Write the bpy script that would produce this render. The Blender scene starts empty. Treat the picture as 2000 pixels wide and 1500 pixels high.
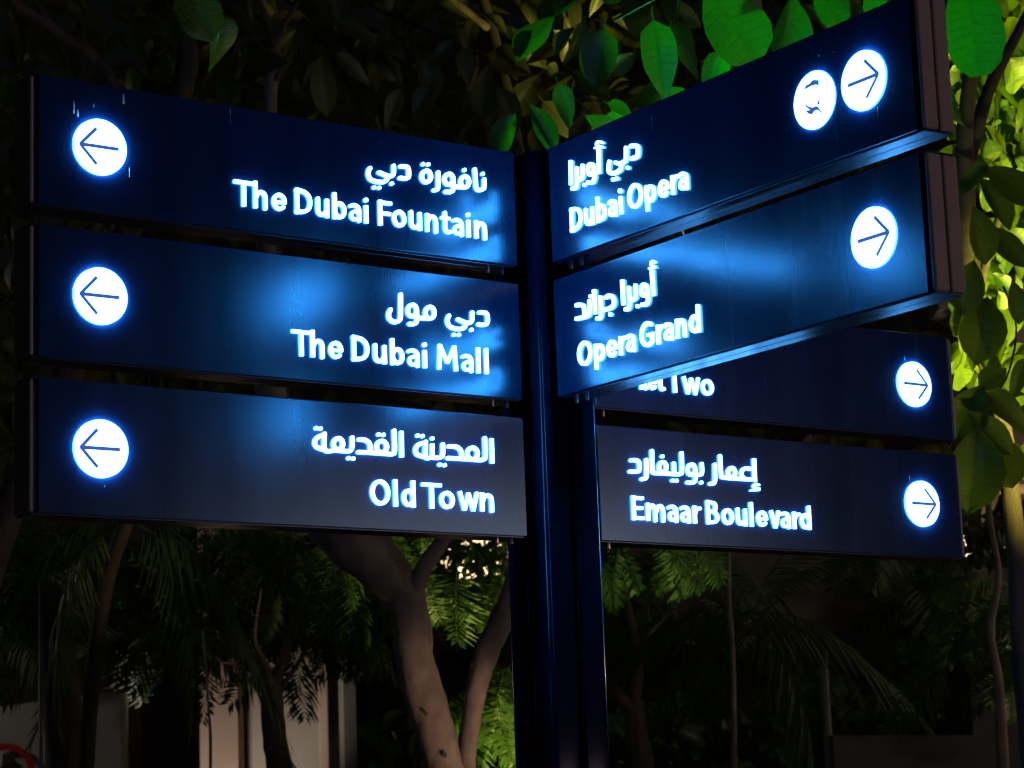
import bpy, math, random
import numpy as np
from mathutils import Vector, Matrix, Euler
random.seed(11); rng = np.random.default_rng(11)
sc = bpy.context.scene
COL = sc.collection

# ------------------------------------------------------------------ camera, world, exposure
EYE = 1.6
F_PX, PITCH, ROLL = 4558.14, 0.181743, 0.0356886
cam_d = bpy.data.cameras.new('camera'); cam = bpy.data.objects.new('camera', cam_d); COL.objects.link(cam)
cam_d.sensor_width = 36.0; cam_d.lens = F_PX / 2000 * 36.0
cam_d.dof.use_dof = True; cam_d.dof.focus_distance = 4.75; cam_d.dof.aperture_fstop = 13
cam_d.clip_start = 0.05; cam_d.clip_end = 600
_fw = Vector((0, math.cos(PITCH), math.sin(PITCH))); _up = Vector((0, -math.sin(PITCH), math.cos(PITCH))); _rt = Vector((1, 0, 0))
_r2 = _rt * math.cos(ROLL) - _up * math.sin(ROLL); _u2 = _rt * math.sin(ROLL) + _up * math.cos(ROLL)
cam.matrix_world = Matrix(((_r2.x, _u2.x, -_fw.x, 0), (_r2.y, _u2.y, -_fw.y, 0), (_r2.z, _u2.z, -_fw.z, EYE), (0, 0, 0, 1)))
sc.camera = cam

def P(px, py, Y):
    """world point at depth Y seen at photo pixel (px,py) from the photograph's viewpoint"""
    X = px - 1000; V = 750 - py
    u = X * math.cos(ROLL) + V * math.sin(ROLL); v = -X * math.sin(ROLL) + V * math.cos(ROLL)
    d = _rt * u + _up * v + _fw * F_PX
    d = d * (Y / d.y)
    return Vector((d.x, d.y, d.z + EYE))
def MPP(Y): return Y / F_PX * 1.02          # metres per photo pixel at depth Y

world = bpy.data.worlds.new('World'); sc.world = world; world.use_nodes = True
wn = world.node_tree.nodes; wl = world.node_tree.links
bg = wn['Background']
sky = wn.new('ShaderNodeTexSky'); sky.sky_type = 'NISHITA'; sky.sun_disc = False
sky.sun_elevation = math.radians(1.0); sky.sun_rotation = math.radians(200)
wl.new(sky.outputs[0], bg.inputs['Color'])
bg.inputs['Strength'].default_value = 0.0022

moon = bpy.data.lights.new('moon', 'SUN'); moon.energy = 0.004; moon.angle = math.radians(0.5); moon.color = (0.8, 0.87, 1)
mo = bpy.data.objects.new('moon', moon); COL.objects.link(mo); mo.rotation_euler = (math.radians(50), 0, math.radians(-20))

vs = sc.view_settings; vs.view_transform = 'Standard'; vs.look = 'None'; vs.exposure = 0.0; vs.gamma = 1.0; vs.use_curve_mapping = False
cy = sc.cycles
cy.use_denoising = True
try: cy.denoiser = 'OPENIMAGEDENOISE'
except Exception: pass
cy.use_light_tree = True; cy.filter_width = 1.25
cy.max_bounces = 6; cy.diffuse_bounces = 3; cy.glossy_bounces = 4; cy.transmission_bounces = 4; cy.transparent_max_bounces = 6
cy.sample_clamp_indirect = 4.0; cy.caustics_reflective = True; cy.caustics_refractive = False

# ------------------------------------------------------------------ helpers
def tag(o, label=None, cat=None, group=None, kind=None):
    if label: o['label'] = label
    if cat: o['category'] = cat
    if group: o['group'] = group
    if kind: o['kind'] = kind
    return o
def empty(name, loc=(0, 0, 0), rz=0.0, parent=None):
    o = bpy.data.objects.new(name, None); o.empty_display_size = 0.1; COL.objects.link(o)
    o.location = loc; o.rotation_euler = (0, 0, rz)
    if parent: o.parent = parent
    return o
def link(name, me, parent=None, loc=None, rot=None, scale=None):
    o = bpy.data.objects.new(name, me); COL.objects.link(o)
    if parent: o.parent = parent
    if loc is not None: o.location = loc
    if rot is not None: o.rotation_euler = rot
    if scale is not None: o.scale = scale
    return o
def mesh(name, verts, faces, mat=None, smooth=False):
    me = bpy.data.meshes.new(name)
    me.from_pydata([tuple(v) for v in verts], [], faces)
    if mat is not None:
        for m in (mat if isinstance(mat, (list, tuple)) else [mat]): me.materials.append(m)
    if smooth:
        for p in me.polygons: p.use_smooth = True
    me.update(); return me
class MB:
    def __init__(s): s.v = []; s.f = []
    def box(s, x0, x1, y0, y1, z0, z1, bev=0.0):
        if bev <= 0:
            n = len(s.v)
            s.v += [(x0,y0,z0),(x1,y0,z0),(x1,y1,z0),(x0,y1,z0),(x0,y0,z1),(x1,y0,z1),(x1,y1,z1),(x0,y1,z1)]
            s.f += [[n+i for i in q] for q in ((0,3,2,1),(4,5,6,7),(0,1,5,4),(1,2,6,5),(2,3,7,6),(3,0,4,7))]
        else:
            import bmesh
            bm = bmesh.new(); bmesh.ops.create_cube(bm, size=1.0)
            for v in bm.verts:
                v.co = Vector(((x0+x1)/2 + v.co.x*(x1-x0), (y0+y1)/2 + v.co.y*(y1-y0), (z0+z1)/2 + v.co.z*(z1-z0)))
            bmesh.ops.bevel(bm, geom=list(bm.edges), offset=bev, segments=2, affect='EDGES', profile=0.5)
            bm.verts.index_update(); n = len(s.v)
            s.v += [tuple(v.co) for v in bm.verts]; s.f += [[n+v.index for v in f.verts] for f in bm.faces]; bm.free()
        return s
    def tube(s, pts, rad, seg=10, cap=True, wob=0.0, flat=1.0):
        pts = [Vector(p) for p in pts]; n0 = len(s.v); prev = None
        for i, p in enumerate(pts):
            t = (pts[min(i+1, len(pts)-1)] - pts[max(i-1, 0)]).normalized()
            if prev is None:
                a = Vector((1, 0, 0)) if abs(t.x) < .9 else Vector((0, 1, 0))
                nx = (a - t * a.dot(t)).normalized()
            else: nx = (prev - t * prev.dot(t)).normalized()
            prev = nx; ny = t.cross(nx); r = rad[i] if hasattr(rad, '__len__') else rad
            for k in range(seg):
                an = 2*math.pi*k/seg; rr = r * (1 + wob * (random.random() - .5))
                s.v.append(tuple(p + nx*math.cos(an)*rr + ny*math.sin(an)*rr*flat))
        for i in range(len(pts)-1):
            for k in range(seg):
                a = n0+i*seg+k; b = n0+i*seg+(k+1) % seg
                s.f.append([a, b, b+seg, a+seg])
        if cap:
            s.f.append([n0+k for k in range(seg)][::-1]); s.f.append([n0+(len(pts)-1)*seg+k for k in range(seg)])
        return s
    def obj(s, name, mat, parent=None, smooth=False, loc=None, rot=None):
        return link(name, mesh(name, s.v, s.f, mat, smooth), parent, loc, rot)
def smooth_path(pts, n=4):
    pts = [Vector(p) for p in pts]
    if len(pts) < 3: return pts
    out = []
    for i in range(len(pts)-1):
        p0 = pts[max(i-1, 0)]; p1 = pts[i]; p2 = pts[i+1]; p3 = pts[min(i+2, len(pts)-1)]
        for k in range(n):
            t = k/n
            out.append(0.5*((2*p1)+(-p0+p2)*t+(2*p0-5*p1+4*p2-p3)*t*t+(-p0+3*p1-3*p2+p3)*t**3))
    out.append(pts[-1]); return out
def lerp_list(v, n):
    m = len(v); return [v[min(int(i*(m-1)/(n-1)), m-2)]*(1-((i*(m-1)/(n-1))-min(int(i*(m-1)/(n-1)), m-2))) + v[min(int(i*(m-1)/(n-1)), m-2)+1]*((i*(m-1)/(n-1))-min(int(i*(m-1)/(n-1)), m-2)) for i in range(n)]

# ------------------------------------------------------------------ materials
def mat_base(name):
    m = bpy.data.materials.new(name); m.use_nodes = True
    nt = m.node_tree; return m, nt, nt.nodes['Principled BSDF'], nt.links
def noise_mat(name, c1, c2, scale=8, rough=0.6, bump=0.0, bscale=None, detail=6, spec=0.5, metallic=0.0, stretch=None, r2=None, tint=None):
    m, nt, b, L = mat_base(name)
    tc = nt.nodes.new('ShaderNodeTexCoord'); src = tc.outputs['Object']
    if stretch:
        mp = nt.nodes.new('ShaderNodeMapping'); mp.inputs['Scale'].default_value = stretch; L.new(src, mp.inputs[0]); src = mp.outputs[0]
    n = nt.nodes.new('ShaderNodeTexNoise'); n.inputs['Scale'].default_value = scale; n.inputs['Detail'].default_value = detail
    L.new(src, n.inputs['Vector'])
    r = nt.nodes.new('ShaderNodeValToRGB'); r.color_ramp.elements[0].position = .3; r.color_ramp.elements[1].position = .7
    r.color_ramp.elements[0].color = (*c1, 1); r.color_ramp.elements[1].color = (*c2, 1)
    L.new(n.outputs['Fac'], r.inputs[0]); L.new(r.outputs[0], b.inputs['Base Color'])
    b.inputs['Roughness'].default_value = rough; b.inputs['Metallic'].default_value = metallic
    b.inputs['Specular IOR Level'].default_value = spec
    if tint: b.inputs['Specular Tint'].default_value = (*tint, 1)
    if r2 is not None:
        mr = nt.nodes.new('ShaderNodeMapRange'); mr.inputs['To Min'].default_value = rough; mr.inputs['To Max'].default_value = r2
        L.new(n.outputs['Fac'], mr.inputs['Value']); L.new(mr.outputs[0], b.inputs['Roughness'])
    if bump:
        n2 = nt.nodes.new('ShaderNodeTexNoise'); n2.inputs['Scale'].default_value = bscale or scale*4; n2.inputs['Detail'].default_value = 5
        L.new(src, n2.inputs['Vector'])
        bp = nt.nodes.new('ShaderNodeBump'); bp.inputs['Strength'].default_value = bump; bp.inputs['Distance'].default_value = .01
        L.new(n2.outputs['Fac'], bp.inputs['Height']); L.new(bp.outputs[0], b.inputs['Normal'])
    return m
def emit_mat(name, col, strength=1.0):
    m, nt, b, L = mat_base(name)
    b.inputs['Base Color'].default_value = (.7, .72, .75, 1); b.inputs['Roughness'].default_value = .4
    b.inputs['Emission Color'].default_value = (*col, 1); b.inputs['Emission Strength'].default_value = strength
    return m
def leaf_mat(name, c1, c2, rough=.38, trans=.35, tcol=None, vein=True):
    m, nt, b, L = mat_base(name)
    tc = nt.nodes.new('ShaderNodeTexCoord')
    n = nt.nodes.new('ShaderNodeTexNoise'); n.inputs['Scale'].default_value = 14; n.inputs['Detail'].default_value = 5
    L.new(tc.outputs['Object'], n.inputs['Vector'])
    oi = nt.nodes.new('ShaderNodeObjectInfo')
    mx = nt.nodes.new('ShaderNodeMath'); mx.operation = 'MULTIPLY_ADD'; mx.inputs[1].default_value = .7; mx.inputs[2].default_value = 0
    L.new(n.outputs['Fac'], mx.inputs[0])
    ad = nt.nodes.new('ShaderNodeMath'); ad.operation = 'MULTIPLY_ADD'; ad.inputs[1].default_value = .45; L.new(oi.outputs['Random'], ad.inputs[0]); L.new(mx.outputs[0], ad.inputs[2])
    r = nt.nodes.new('ShaderNodeValToRGB'); r.color_ramp.elements[0].position = .25; r.color_ramp.elements[1].position = .85
    r.color_ramp.elements[0].color = (*c1, 1); r.color_ramp.elements[1].color = (*c2, 1)
    L.new(ad.outputs[0], r.inputs[0]); col = r.outputs[0]
    b.inputs['Roughness'].default_value = rough
    nb = nt.nodes.new('ShaderNodeTexNoise'); nb.inputs['Scale'].default_value = 9; nb.inputs['Detail'].default_value = 8; nb.inputs['Roughness'].default_value = .7
    mpb = nt.nodes.new('ShaderNodeVectorMath'); mpb.operation = 'ADD'; L.new(tc.outputs['Object'], mpb.inputs[0]); L.new(oi.outputs['Random'], mpb.inputs[1]); L.new(mpb.outputs[0], nb.inputs['Vector'])
    rb = nt.nodes.new('ShaderNodeMapRange'); rb.inputs['From Min'].default_value = .60; rb.inputs['From Max'].default_value = .70; rb.inputs['To Max'].default_value = .75; L.new(nb.outputs['Fac'], rb.inputs['Value'])
    mb = nt.nodes.new('ShaderNodeMixRGB'); mb.inputs[2].default_value = (.07, .05, .015, 1); L.new(rb.outputs[0], mb.inputs[0]); L.new(col, mb.inputs[1]); col = mb.outputs[0]
    if vein:
        # side veins: fine relief running out from the midrib (leaf lies along its own +Y axis)
        uv = nt.nodes.new('ShaderNodeUVMap')
        sp = nt.nodes.new('ShaderNodeSeparateXYZ'); L.new(uv.outputs[0], sp.inputs[0])
        ab = nt.nodes.new('ShaderNodeMath'); ab.operation = 'ABSOLUTE'; L.new(sp.outputs[0], ab.inputs[0])
        k = nt.nodes.new('ShaderNodeMath'); k.operation = 'MULTIPLY_ADD'; k.inputs[1].default_value = -.22; L.new(ab.outputs[0], k.inputs[0]); L.new(sp.outputs[1], k.inputs[2])
        sn = nt.nodes.new('ShaderNodeMath'); sn.operation = 'MULTIPLY'; sn.inputs[1].default_value = 62; L.new(k.outputs[0], sn.inputs[0])
        s2 = nt.nodes.new('ShaderNodeMath'); s2.operation = 'SINE'; L.new(sn.outputs[0], s2.inputs[0])
        pw = nt.nodes.new('ShaderNodeMapRange'); pw.inputs['From Min'].default_value = .80; pw.inputs['From Max'].default_value = 1.0; L.new(s2.outputs[0], pw.inputs['Value'])
        mid = nt.nodes.new('ShaderNodeMapRange'); mid.inputs['From Min'].default_value = .05; mid.inputs['From Max'].default_value = 0.0; L.new(ab.outputs[0], mid.inputs['Value'])
        mm = nt.nodes.new('ShaderNodeMath'); mm.operation = 'MAXIMUM'; L.new(pw.outputs[0], mm.inputs[0]); L.new(mid.outputs[0], mm.inputs[1])
        cm = nt.nodes.new('ShaderNodeMixRGB'); cm.blend_type = 'MULTIPLY'; cm.inputs[2].default_value = (.8, .82, .65, 1)
        L.new(mm.outputs[0], cm.inputs[0]); L.new(col, cm.inputs[1]); col = cm.outputs[0]
        bp = nt.nodes.new('ShaderNodeBump'); bp.inputs['Strength'].default_value = .3; bp.inputs['Distance'].default_value = .003; bp.invert = True
        L.new(mm.outputs[0], bp.inputs['Height']); L.new(bp.outputs[0], b.inputs['Normal'])
    L.new(col, b.inputs['Base Color'])
    tr = nt.nodes.new('ShaderNodeBsdfTranslucent')
    tm = nt.nodes.new('ShaderNodeMixRGB'); tm.blend_type = 'MULTIPLY'; tm.inputs[0].default_value = 1; tm.inputs[2].default_value = (*(tcol or (1.7, 1.7, .6)), 1)
    L.new(col, tm.inputs[1]); L.new(tm.outputs[0], tr.inputs['Color'])
    mxs = nt.nodes.new('ShaderNodeMixShader'); mxs.inputs[0].default_value = trans
    L.new(b.outputs[0], mxs.inputs[1]); L.new(tr.outputs[0], mxs.inputs[2])
    L.new(mxs.outputs[0], nt.nodes['Material Output'].inputs['Surface'])
    return m

TINT = (.30, .74, 1.0)
M = {}
M['panel'] = noise_mat('navy_panel_paint', (.006, .019, .064), (.010, .028, .088), 3, rough=.15, r2=.215, bump=.015, bscale=60, spec=1.0, tint=TINT, stretch=(5, 5, .7))
M['frame'] = noise_mat('black_navy_frame_paint', (.005, .008, .022), (.008, .012, .03), 5, rough=.22, r2=.28, spec=1.0, tint=(.35, .7, 1))
M['post'] = noise_mat('navy_post_paint', (.003, .008, .030), (.005, .012, .042), 12, rough=.14, r2=.21, spec=.5, tint=(.6, .78, 1), stretch=(1, 1, .2))
M['cap'] = noise_mat('grey_end_cap_metal', (.28, .33, .35), (.37, .42, .44), 12, rough=.5, r2=.6, bump=.05, spec=.4)
M['bolt'] = noise_mat('steel_bolt', (.35, .36, .38), (.5, .5, .52), 60, rough=.3, metallic=.9)
M['face'] = emit_mat('opal_acrylic_lit', (1.5, 7.0, 17.0), 1.0)
for k_ in ('panel', 'frame'):
    M[k_].node_tree.nodes['Principled BSDF'].inputs['IOR'].default_value = 1.66
M['side'] = emit_mat('acrylic_edge_lit', (1.2, 6.8, 16.0), 1.0)
M['disc_side'] = emit_mat('disc_edge_lit', (6.0, 32.0, 76.0), 1.0)
M['cut_wall'] = emit_mat('symbol_cut_edge', (.16, .26, .9), 1.0)
M['cut_glow'] = emit_mat('added_blue_cut_glow', (.055, .09, .40), 1.0); M['cut_glow'].node_tree.nodes['Principled BSDF'].inputs['Base Color'].default_value = (.02, .03, .12, 1)  # glowing plates added inside the cut-out symbols to turn them blue
M['drip'] = noise_mat('dried_white_spots', (.5, .5, .5), (.7, .7, .7), 90, rough=.8)
M['bark'] = noise_mat('grey_brown_bark', (.06, .045, .035), (.19, .15, .115), 14, rough=.9, bump=1.0, bscale=40, stretch=(1, 1, .25))
M['bark_pale'] = noise_mat('pale_smooth_bark', (.20, .15, .115), (.38, .30, .235), 11, rough=.85, bump=.55, bscale=24, stretch=(1, 1, .7), detail=9)
M['twig'] = noise_mat('dark_twig_bark', (.05, .045, .03), (.09, .08, .05), 30, rough=.8)
M['leaf'] = leaf_mat('broad_leaf', (.03, .085, .012), (.07, .15, .02))
M['leaf_lit'] = leaf_mat('lit_yellow_green_leaf', (.055, .12, .003), (.12, .19, .005), rough=.55, trans=.4, tcol=(1.6, 1.5, .3))  # lit copy of the broad leaf, yellow lamplight put into its colour
M['leaf_old'] = leaf_mat('olive_leaf', (.035, .045, .012), (.085, .09, .022), rough=.5)
M['frond'] = leaf_mat('feather_leaf', (.03, .075, .014), (.06, .13, .02), rough=.5, vein=False)
M['wall'] = noise_mat('beige_render', (.26, .23, .19), (.33, .29, .24), 2.5, rough=.9, bump=.15, bscale=40)
M['wall_dark'] = noise_mat('dark_stone_cladding', (.06, .055, .05), (.10, .09, .08), 4, rough=.7, bump=.1)
M['wall_pink'] = noise_mat('sand_render', (.38, .28, .21), (.46, .34, .26), 3, rough=.9, bump=.15, bscale=50)
M['white_wall'] = noise_mat('pale_planter_render', (.40, .39, .36), (.5, .48, .45), 3, rough=.9, bump=.2, bscale=30)
M['metal_grey'] = noise_mat('grey_painted_steel', (.2, .2, .21), (.27, .27, .28), 10, rough=.45)
M['paving'] = noise_mat('grey_paving', (.16, .15, .14), (.24, .23, .21), 3, rough=.85, bump=.2)
M['soil'] = noise_mat('garden_soil', (.05, .04, .03), (.09, .07, .05), 6, rough=.95, bump=.5)
M['red'] = noise_mat('sign_red', (.5, .02, .02), (.55, .03, .03), 10, rough=.4)
M['white'] = noise_mat('sign_white', (.7, .7, .7), (.8, .8, .8), 10, rough=.4)
M['black'] = noise_mat('sign_black', (.02, .02, .02), (.03, .03, .03), 10, rough=.4)
M['glass_dark'] = noise_mat('dark_window_glass', (.01, .012, .02), (.015, .018, .03), 5, rough=.08, spec=.6)
M['win_assumed'] = emit_mat('assumed_lit_window_warm', (3.0, 1.6, 1.65), 1.0)  # glow of the assumed unseen windows, coloured for the sheen on the panels
M['win_far'] = emit_mat('lit_window_far', (2.6, 1.9, 1.0), 1.0)
M['lamp_glow'] = emit_mat('lamp_lens', (6, 5, 3.5), 1.0)
# ------------------------------------------------------------------ lettering: strokes -> distance field -> outline -> extruded acrylic
def cr2(pts, closed=False, n=5):
    pts = [np.array(p, float) for p in pts]; m = len(pts)
    if m < 3: return pts
    out = []
    rng_ = range(m) if closed else range(m-1)
    for i in rng_:
        if closed: p0, p1, p2, p3 = pts[i-1], pts[i], pts[(i+1) % m], pts[(i+2) % m]
        else: p0, p1, p2, p3 = pts[max(i-1, 0)], pts[i], pts[i+1], pts[min(i+2, m-1)]
        for k in range(n):
            t = k/n
            out.append(.5*((2*p1)+(-p0+p2)*t+(2*p0-5*p1+4*p2-p3)*t*t+(-p0+3*p1-3*p2+p3)*t**3))
    if not closed: out.append(pts[-1])
    return out
def sdf(strokes, X, Y):
    D = np.full(X.shape, 1e3)
    for kind, w, pts in strokes:
        h = w/2
        if kind == 'poly':
            n = len(pts); inside = np.zeros(X.shape, bool); d = np.full(X.shape, 1e3)
            for i in range(n):
                (x1, y1), (x2, y2) = pts[i-1], pts[i]
                dx, dy = x2-x1, y2-y1; t = np.clip(((X-x1)*dx+(Y-y1)*dy)/(dx*dx+dy*dy+1e-9), 0, 1)
                d = np.minimum(d, np.hypot(X-x1-t*dx, Y-y1-t*dy))
                c = ((y1 > Y) != (y2 > Y)) & (X < (x2-x1)*(Y-y1)/((y2-y1) if y2 != y1 else 1e-9)+x1); inside ^= c
            D = np.minimum(D, np.where(inside, -d, d)); continue
        if kind == 'd':
            D = np.minimum(D, np.hypot(X-pts[0][0], Y-pts[0][1])-h); continue
        if kind == 'c': pp = cr2(pts, True, 4); pp.append(pp[0])
        elif kind in ('r', 'k'): pp = cr2(pts)
        else: pp = [np.array(p, float) for p in pts]
        for i in range(len(pp)-1):
            a, b = pp[i], pp[i+1]; dv = b-a; L = math.hypot(*dv)
            if L < 1e-6: continue
            ux, uy = dv/L; mx, my = (a+b)/2
            if kind in ('b', 'k'):    # butt ends, round joins
                qx = np.abs((X-mx)*ux+(Y-my)*uy)-L/2; qy = np.abs(-(X-mx)*uy+(Y-my)*ux)-h
                d = np.hypot(np.maximum(qx, 0), np.maximum(qy, 0))+np.minimum(np.maximum(qx, qy), 0)
                D = np.minimum(D, d)
                if i > 0: D = np.minimum(D, np.hypot(X-a[0], Y-a[1])-h)
            else:
                t = np.clip(((X-a[0])*ux+(Y-a[1])*uy), 0, L)
                D = np.minimum(D, np.hypot(X-a[0]-t*ux, Y-a[1]-t*uy)-h)
    return D
def contours(strokes, cut=None, step=.7, rnd=0.0):
    xs = [p[0] for s in strokes for p in s[2]]; ys = [p[1] for s in strokes for p in s[2]]
    wm = max(s[1] for s in strokes)/2+3
    gx = np.arange(min(xs)-wm, max(xs)+wm, step); gy = np.arange(min(ys)-wm, max(ys)+wm, step)
    X, Y = np.meshgrid(gx, gy); D = sdf(strokes, X, Y)-rnd
    if cut: D = np.maximum(D, 1.1-sdf(cut, X, Y))
    D = np.where(np.abs(D) < 1e-6, 1e-6, D)
    S = D < 0; ny, nx = D.shape
    code = S[:-1, :-1]*1+S[:-1, 1:]*2+S[1:, 1:]*4+S[1:, :-1]*8
    tbl = {1: [(3, 0)], 2: [(0, 1)], 3: [(3, 1)], 4: [(1, 2)], 5: [(3, 2), (1, 0)], 6: [(0, 2)], 7: [(3, 2)], 8: [(2, 3)], 9: [(2, 0)], 10: [(0, 3), (2, 1)], 11: [(2, 1)], 12: [(1, 3)], 13: [(1, 0)], 14: [(0, 3)]}
    nxt = {}
    def ekey(j, i, e): return ((0, j, i), (1, j, i+1), (0, j+1, i), (1, j, i))[e]
    js, is_ = np.nonzero((code > 0) & (code < 15))
    for j, i in zip(js.tolist(), is_.tolist()):
        for a, b in tbl[int(code[j, i])]: nxt[ekey(j, i, a)] = ekey(j, i, b)
    def pos(k):
        t, j, i = k
        if t == 0: a, b = D[j, i], D[j, i+1]; f = a/(a-b); return (gx[i]+f*step, gy[j])
        a, b = D[j, i], D[j+1, i]; f = a/(a-b); return (gx[i], gy[j]+f*step)
    loops = []
    while nxt:
        k0 = next(iter(nxt)); loop = []; k = k0
        while k in nxt: loop.append(pos(k)); k = nxt.pop(k)
        if len(loop) > 5: loops.append(simplify(loop, .07))
    return loops
def simplify(loop, tol):
    n = len(loop); A = np.array(loop)
    i0 = 0; i1 = int(np.argmax(((A-A[0])**2).sum(1)))
    def dp(a, b):
        idx = [k % n for k in range(a, b+1)]
        if len(idx) < 3: return [idx[0]]
        p, q = A[idx[0]], A[idx[-1]]; d = q-p; L = math.hypot(*d) or 1e-9
        dist = np.abs((A[idx, 0]-p[0])*d[1]-(A[idx, 1]-p[1])*d[0])/L
        m = int(np.argmax(dist))
        if dist[m] < tol: return [idx[0]]
        return dp(a, a+m)+dp(a+m, b)
    keep = dp(i0, i1)+dp(i1, n)
    return [tuple(A[k]) for k in keep]
def plate(name, loops, t, mats, y0=0.0):
    """loops in mm on the sign face -> solid plate from y0 to y0-t (metres), lying in the sign's XZ plane"""
    cu = bpy.data.curves.new('tmp', 'CURVE'); cu.dimensions = '2D'; cu.fill_mode = 'BOTH'; cu.extrude = t/2
    for lp in loops:
        sp = cu.splines.new('POLY'); sp.points.add(len(lp)-1); sp.use_cyclic_u = True
        for q, (x, y) in zip(sp.points, lp): q.co = (x/1000, y/1000, 0, 1)
    tmp = bpy.data.objects.new('tmp', cu); COL.objects.link(tmp)
    dg = bpy.context.evaluated_depsgraph_get(); me = bpy.data.meshes.new_from_object(tmp.evaluated_get(dg))
    bpy.data.objects.remove(tmp); bpy.data.curves.remove(cu)
    me.name = name; me.materials.clear()
    for m in mats: me.materials.append(m)
    cxm = (min(v.co.x for v in me.vertices)+max(v.co.x for v in me.vertices))/2; cym = (min(v.co.y for v in me.vertices)+max(v.co.y for v in me.vertices))/2
    for p in me.polygons:
        p.material_index = 0 if abs(p.normal.z) > .5 else min(1, len(mats)-1)
        if len(mats) == 3 and abs(p.normal.z) <= .5 and math.hypot(p.center.x-cxm, p.center.y-cym) < .0505: p.material_index = 2
    me.transform(Matrix(((1, 0, 0, 0), (0, 0, -1, y0-t/2), (0, 1, 0, 0), (0, 0, 0, 1))))
    me.update(); return me

def ell(cx, cy, rx, ry, a0, a1, n=None):
    n = n or max(4, int(abs(a1-a0)/22)); return [(cx+rx*math.cos(math.radians(a0+(a1-a0)*i/n)), cy+ry*math.sin(math.radians(a0+(a1-a0)*i/n))) for i in range(n+1)]
W_ = .195
def ring(cx, cy, rx, ry): return ('c', W_, ell(cx, cy, rx, ry, 0, 330, 11))
ARCH = [(.12, .40), (.17, .55), (.26, .63), (.36, .62), (.43, .54), (.45, .40), (.45, .22), (.45, 0)]
GL = {
 'T': (.70, [('b', .175, [(0, .912), (.70, .912)]), ('b', W_, [(.35, .95), (.35, 0)])]),
 'h': (.56, [('b', W_, [(.1, 1.03), (.1, 0)]), ('k', W_, ARCH)]),
 'n': (.56, [('b', W_, [(.1, .73), (.1, 0)]), ('k', W_, ARCH)]),
 'm': (.90, [('b', W_, [(.1, .73), (.1, 0)]), ('k', W_, [(x*.93+.01, y) for x, y in ARCH]), ('k', W_, [(x*.93+.37, y) for x, y in ARCH])]),
 'e': (.56, [('k', W_*.93, ell(.29, .36, .195, .272, 2, 318)), ('b', .14, [(.1, .345), (.53, .345)])]),
 'D': (.70, [('b', W_, [(.1, 1), (.1, 0)]), ('k', W_, [(.05, .905), (.26, .905), (.43, .85), (.55, .71), (.59, .5), (.55, .29), (.43, .15), (.26, .095), (.05, .095)])]),
 'u': (.55, [('k', W_, [(.1, .73), (.1, .5), (.1, .27), (.14, .14), (.24, .09), (.35, .13), (.42, .26)]), ('b', W_, [(.45, .73), (.45, 0)])]),
 'b': (.57, [('b', W_, [(.1, 1.03), (.1, 0)]), ring(.285, .36, .185, .272)]),
 'p': (.57, [('b', W_, [(.1, .73), (.1, -.27)]), ring(.285, .36, .185, .272)]),
 'd': (.57, [('b', W_, [(.47, 1.03), (.47, 0)]), ring(.285, .36, .185, .272)]),
 'a': (.50, [('k', .18, [(.05, .585), (.14, .635), (.26, .64), (.36, .58), (.4, .46), (.4, .3), (.4, 0)]), ('k', .165, [(.4, .41), (.25, .405), (.13, .345), (.09, .22), (.13, .12), (.23, .082), (.34, .13), (.4, .2)])]),
 'i': (.20, [('b', W_, [(.1, .70), (.1, 0)]), ('d', .235, [(.1, .915)])]),
 'l': (.20, [('b', W_, [(.1, 1.03), (.1, 0)])]),
 'F': (.55, [('b', W_, [(.1, 1), (.1, 0)]), ('b', .175, [(.05, .912), (.55, .912)]), ('b', .175, [(.05, .49), (.50, .49)])]),
 'E': (.56, [('b', W_, [(.1, 1), (.1, 0)]), ('b', .175, [(.05, .912), (.55, .912)]), ('b', .175, [(.05, .5), (.50, .5)]), ('b', .175, [(.05, .088), (.56, .088)])]),
 'o': (.60, [ring(.30, .36, .202, .275)]),
 'O': (.80, [ring(.40, .50, .302, .418)]),
 't': (.39, [('k', W_, [(.17, .90), (.17, .6), (.17, .25), (.20, .13), (.28, .088), (.385, .11)]), ('b', .15, [(.0, .645), (.38, .645)])]),
 'M': (.86, [('b', W_, [(.10, 0), (.15, 1)]), ('b', .17, [(.15, .97), (.43, .28)]), ('b', .17, [(.43, .28), (.71, .97)]), ('b', W_, [(.71, 1), (.76, 0)])]),
 'w': (.82, [('b', .175, [(.09, .73), (.25, 0)]), ('b', .165, [(.25, 0), (.41, .68)]), ('b', .165, [(.41, .68), (.57, 0)]), ('b', .175, [(.57, 0), (.73, .73)])]),
 'v': (.56, [('b', .185, [(.09, .73), (.28, 0)]), ('b', .185, [(.28, 0), (.47, .73)])]),
 'r': (.37, [('b', W_, [(.1, .73), (.1, 0)]), ('k', W_*.95, [(.12, .40), (.16, .53), (.25, .62), (.37, .63)])]),
 'k': (.50, [('b', W_, [(.1, 1.03), (.1, 0)]), ('b', .18, [(.12, .28), (.42, .73)]), ('b', .18, [(.22, .42), (.45, 0)])]),
 'G': (.74, [('k', W_, ell(.42, .50, .315, .415, 52, 318, 13)), ('b', .16, [(.40, .46), (.72, .46)]), ('b', W_*.95, [(.635, .5), (.635, .16)])]),
 'B': (.64, [('b', W_, [(.1, 1), (.1, 0)]), ('k', .18, [(.05, .91), (.3, .91), (.43, .86), (.46, .73), (.42, .6), (.3, .54), (.1, .54)]), ('k', .18, [(.1, .54), (.34, .53), (.49, .44), (.53, .31), (.49, .17), (.34, .09), (.05, .09)])]),
}
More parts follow.
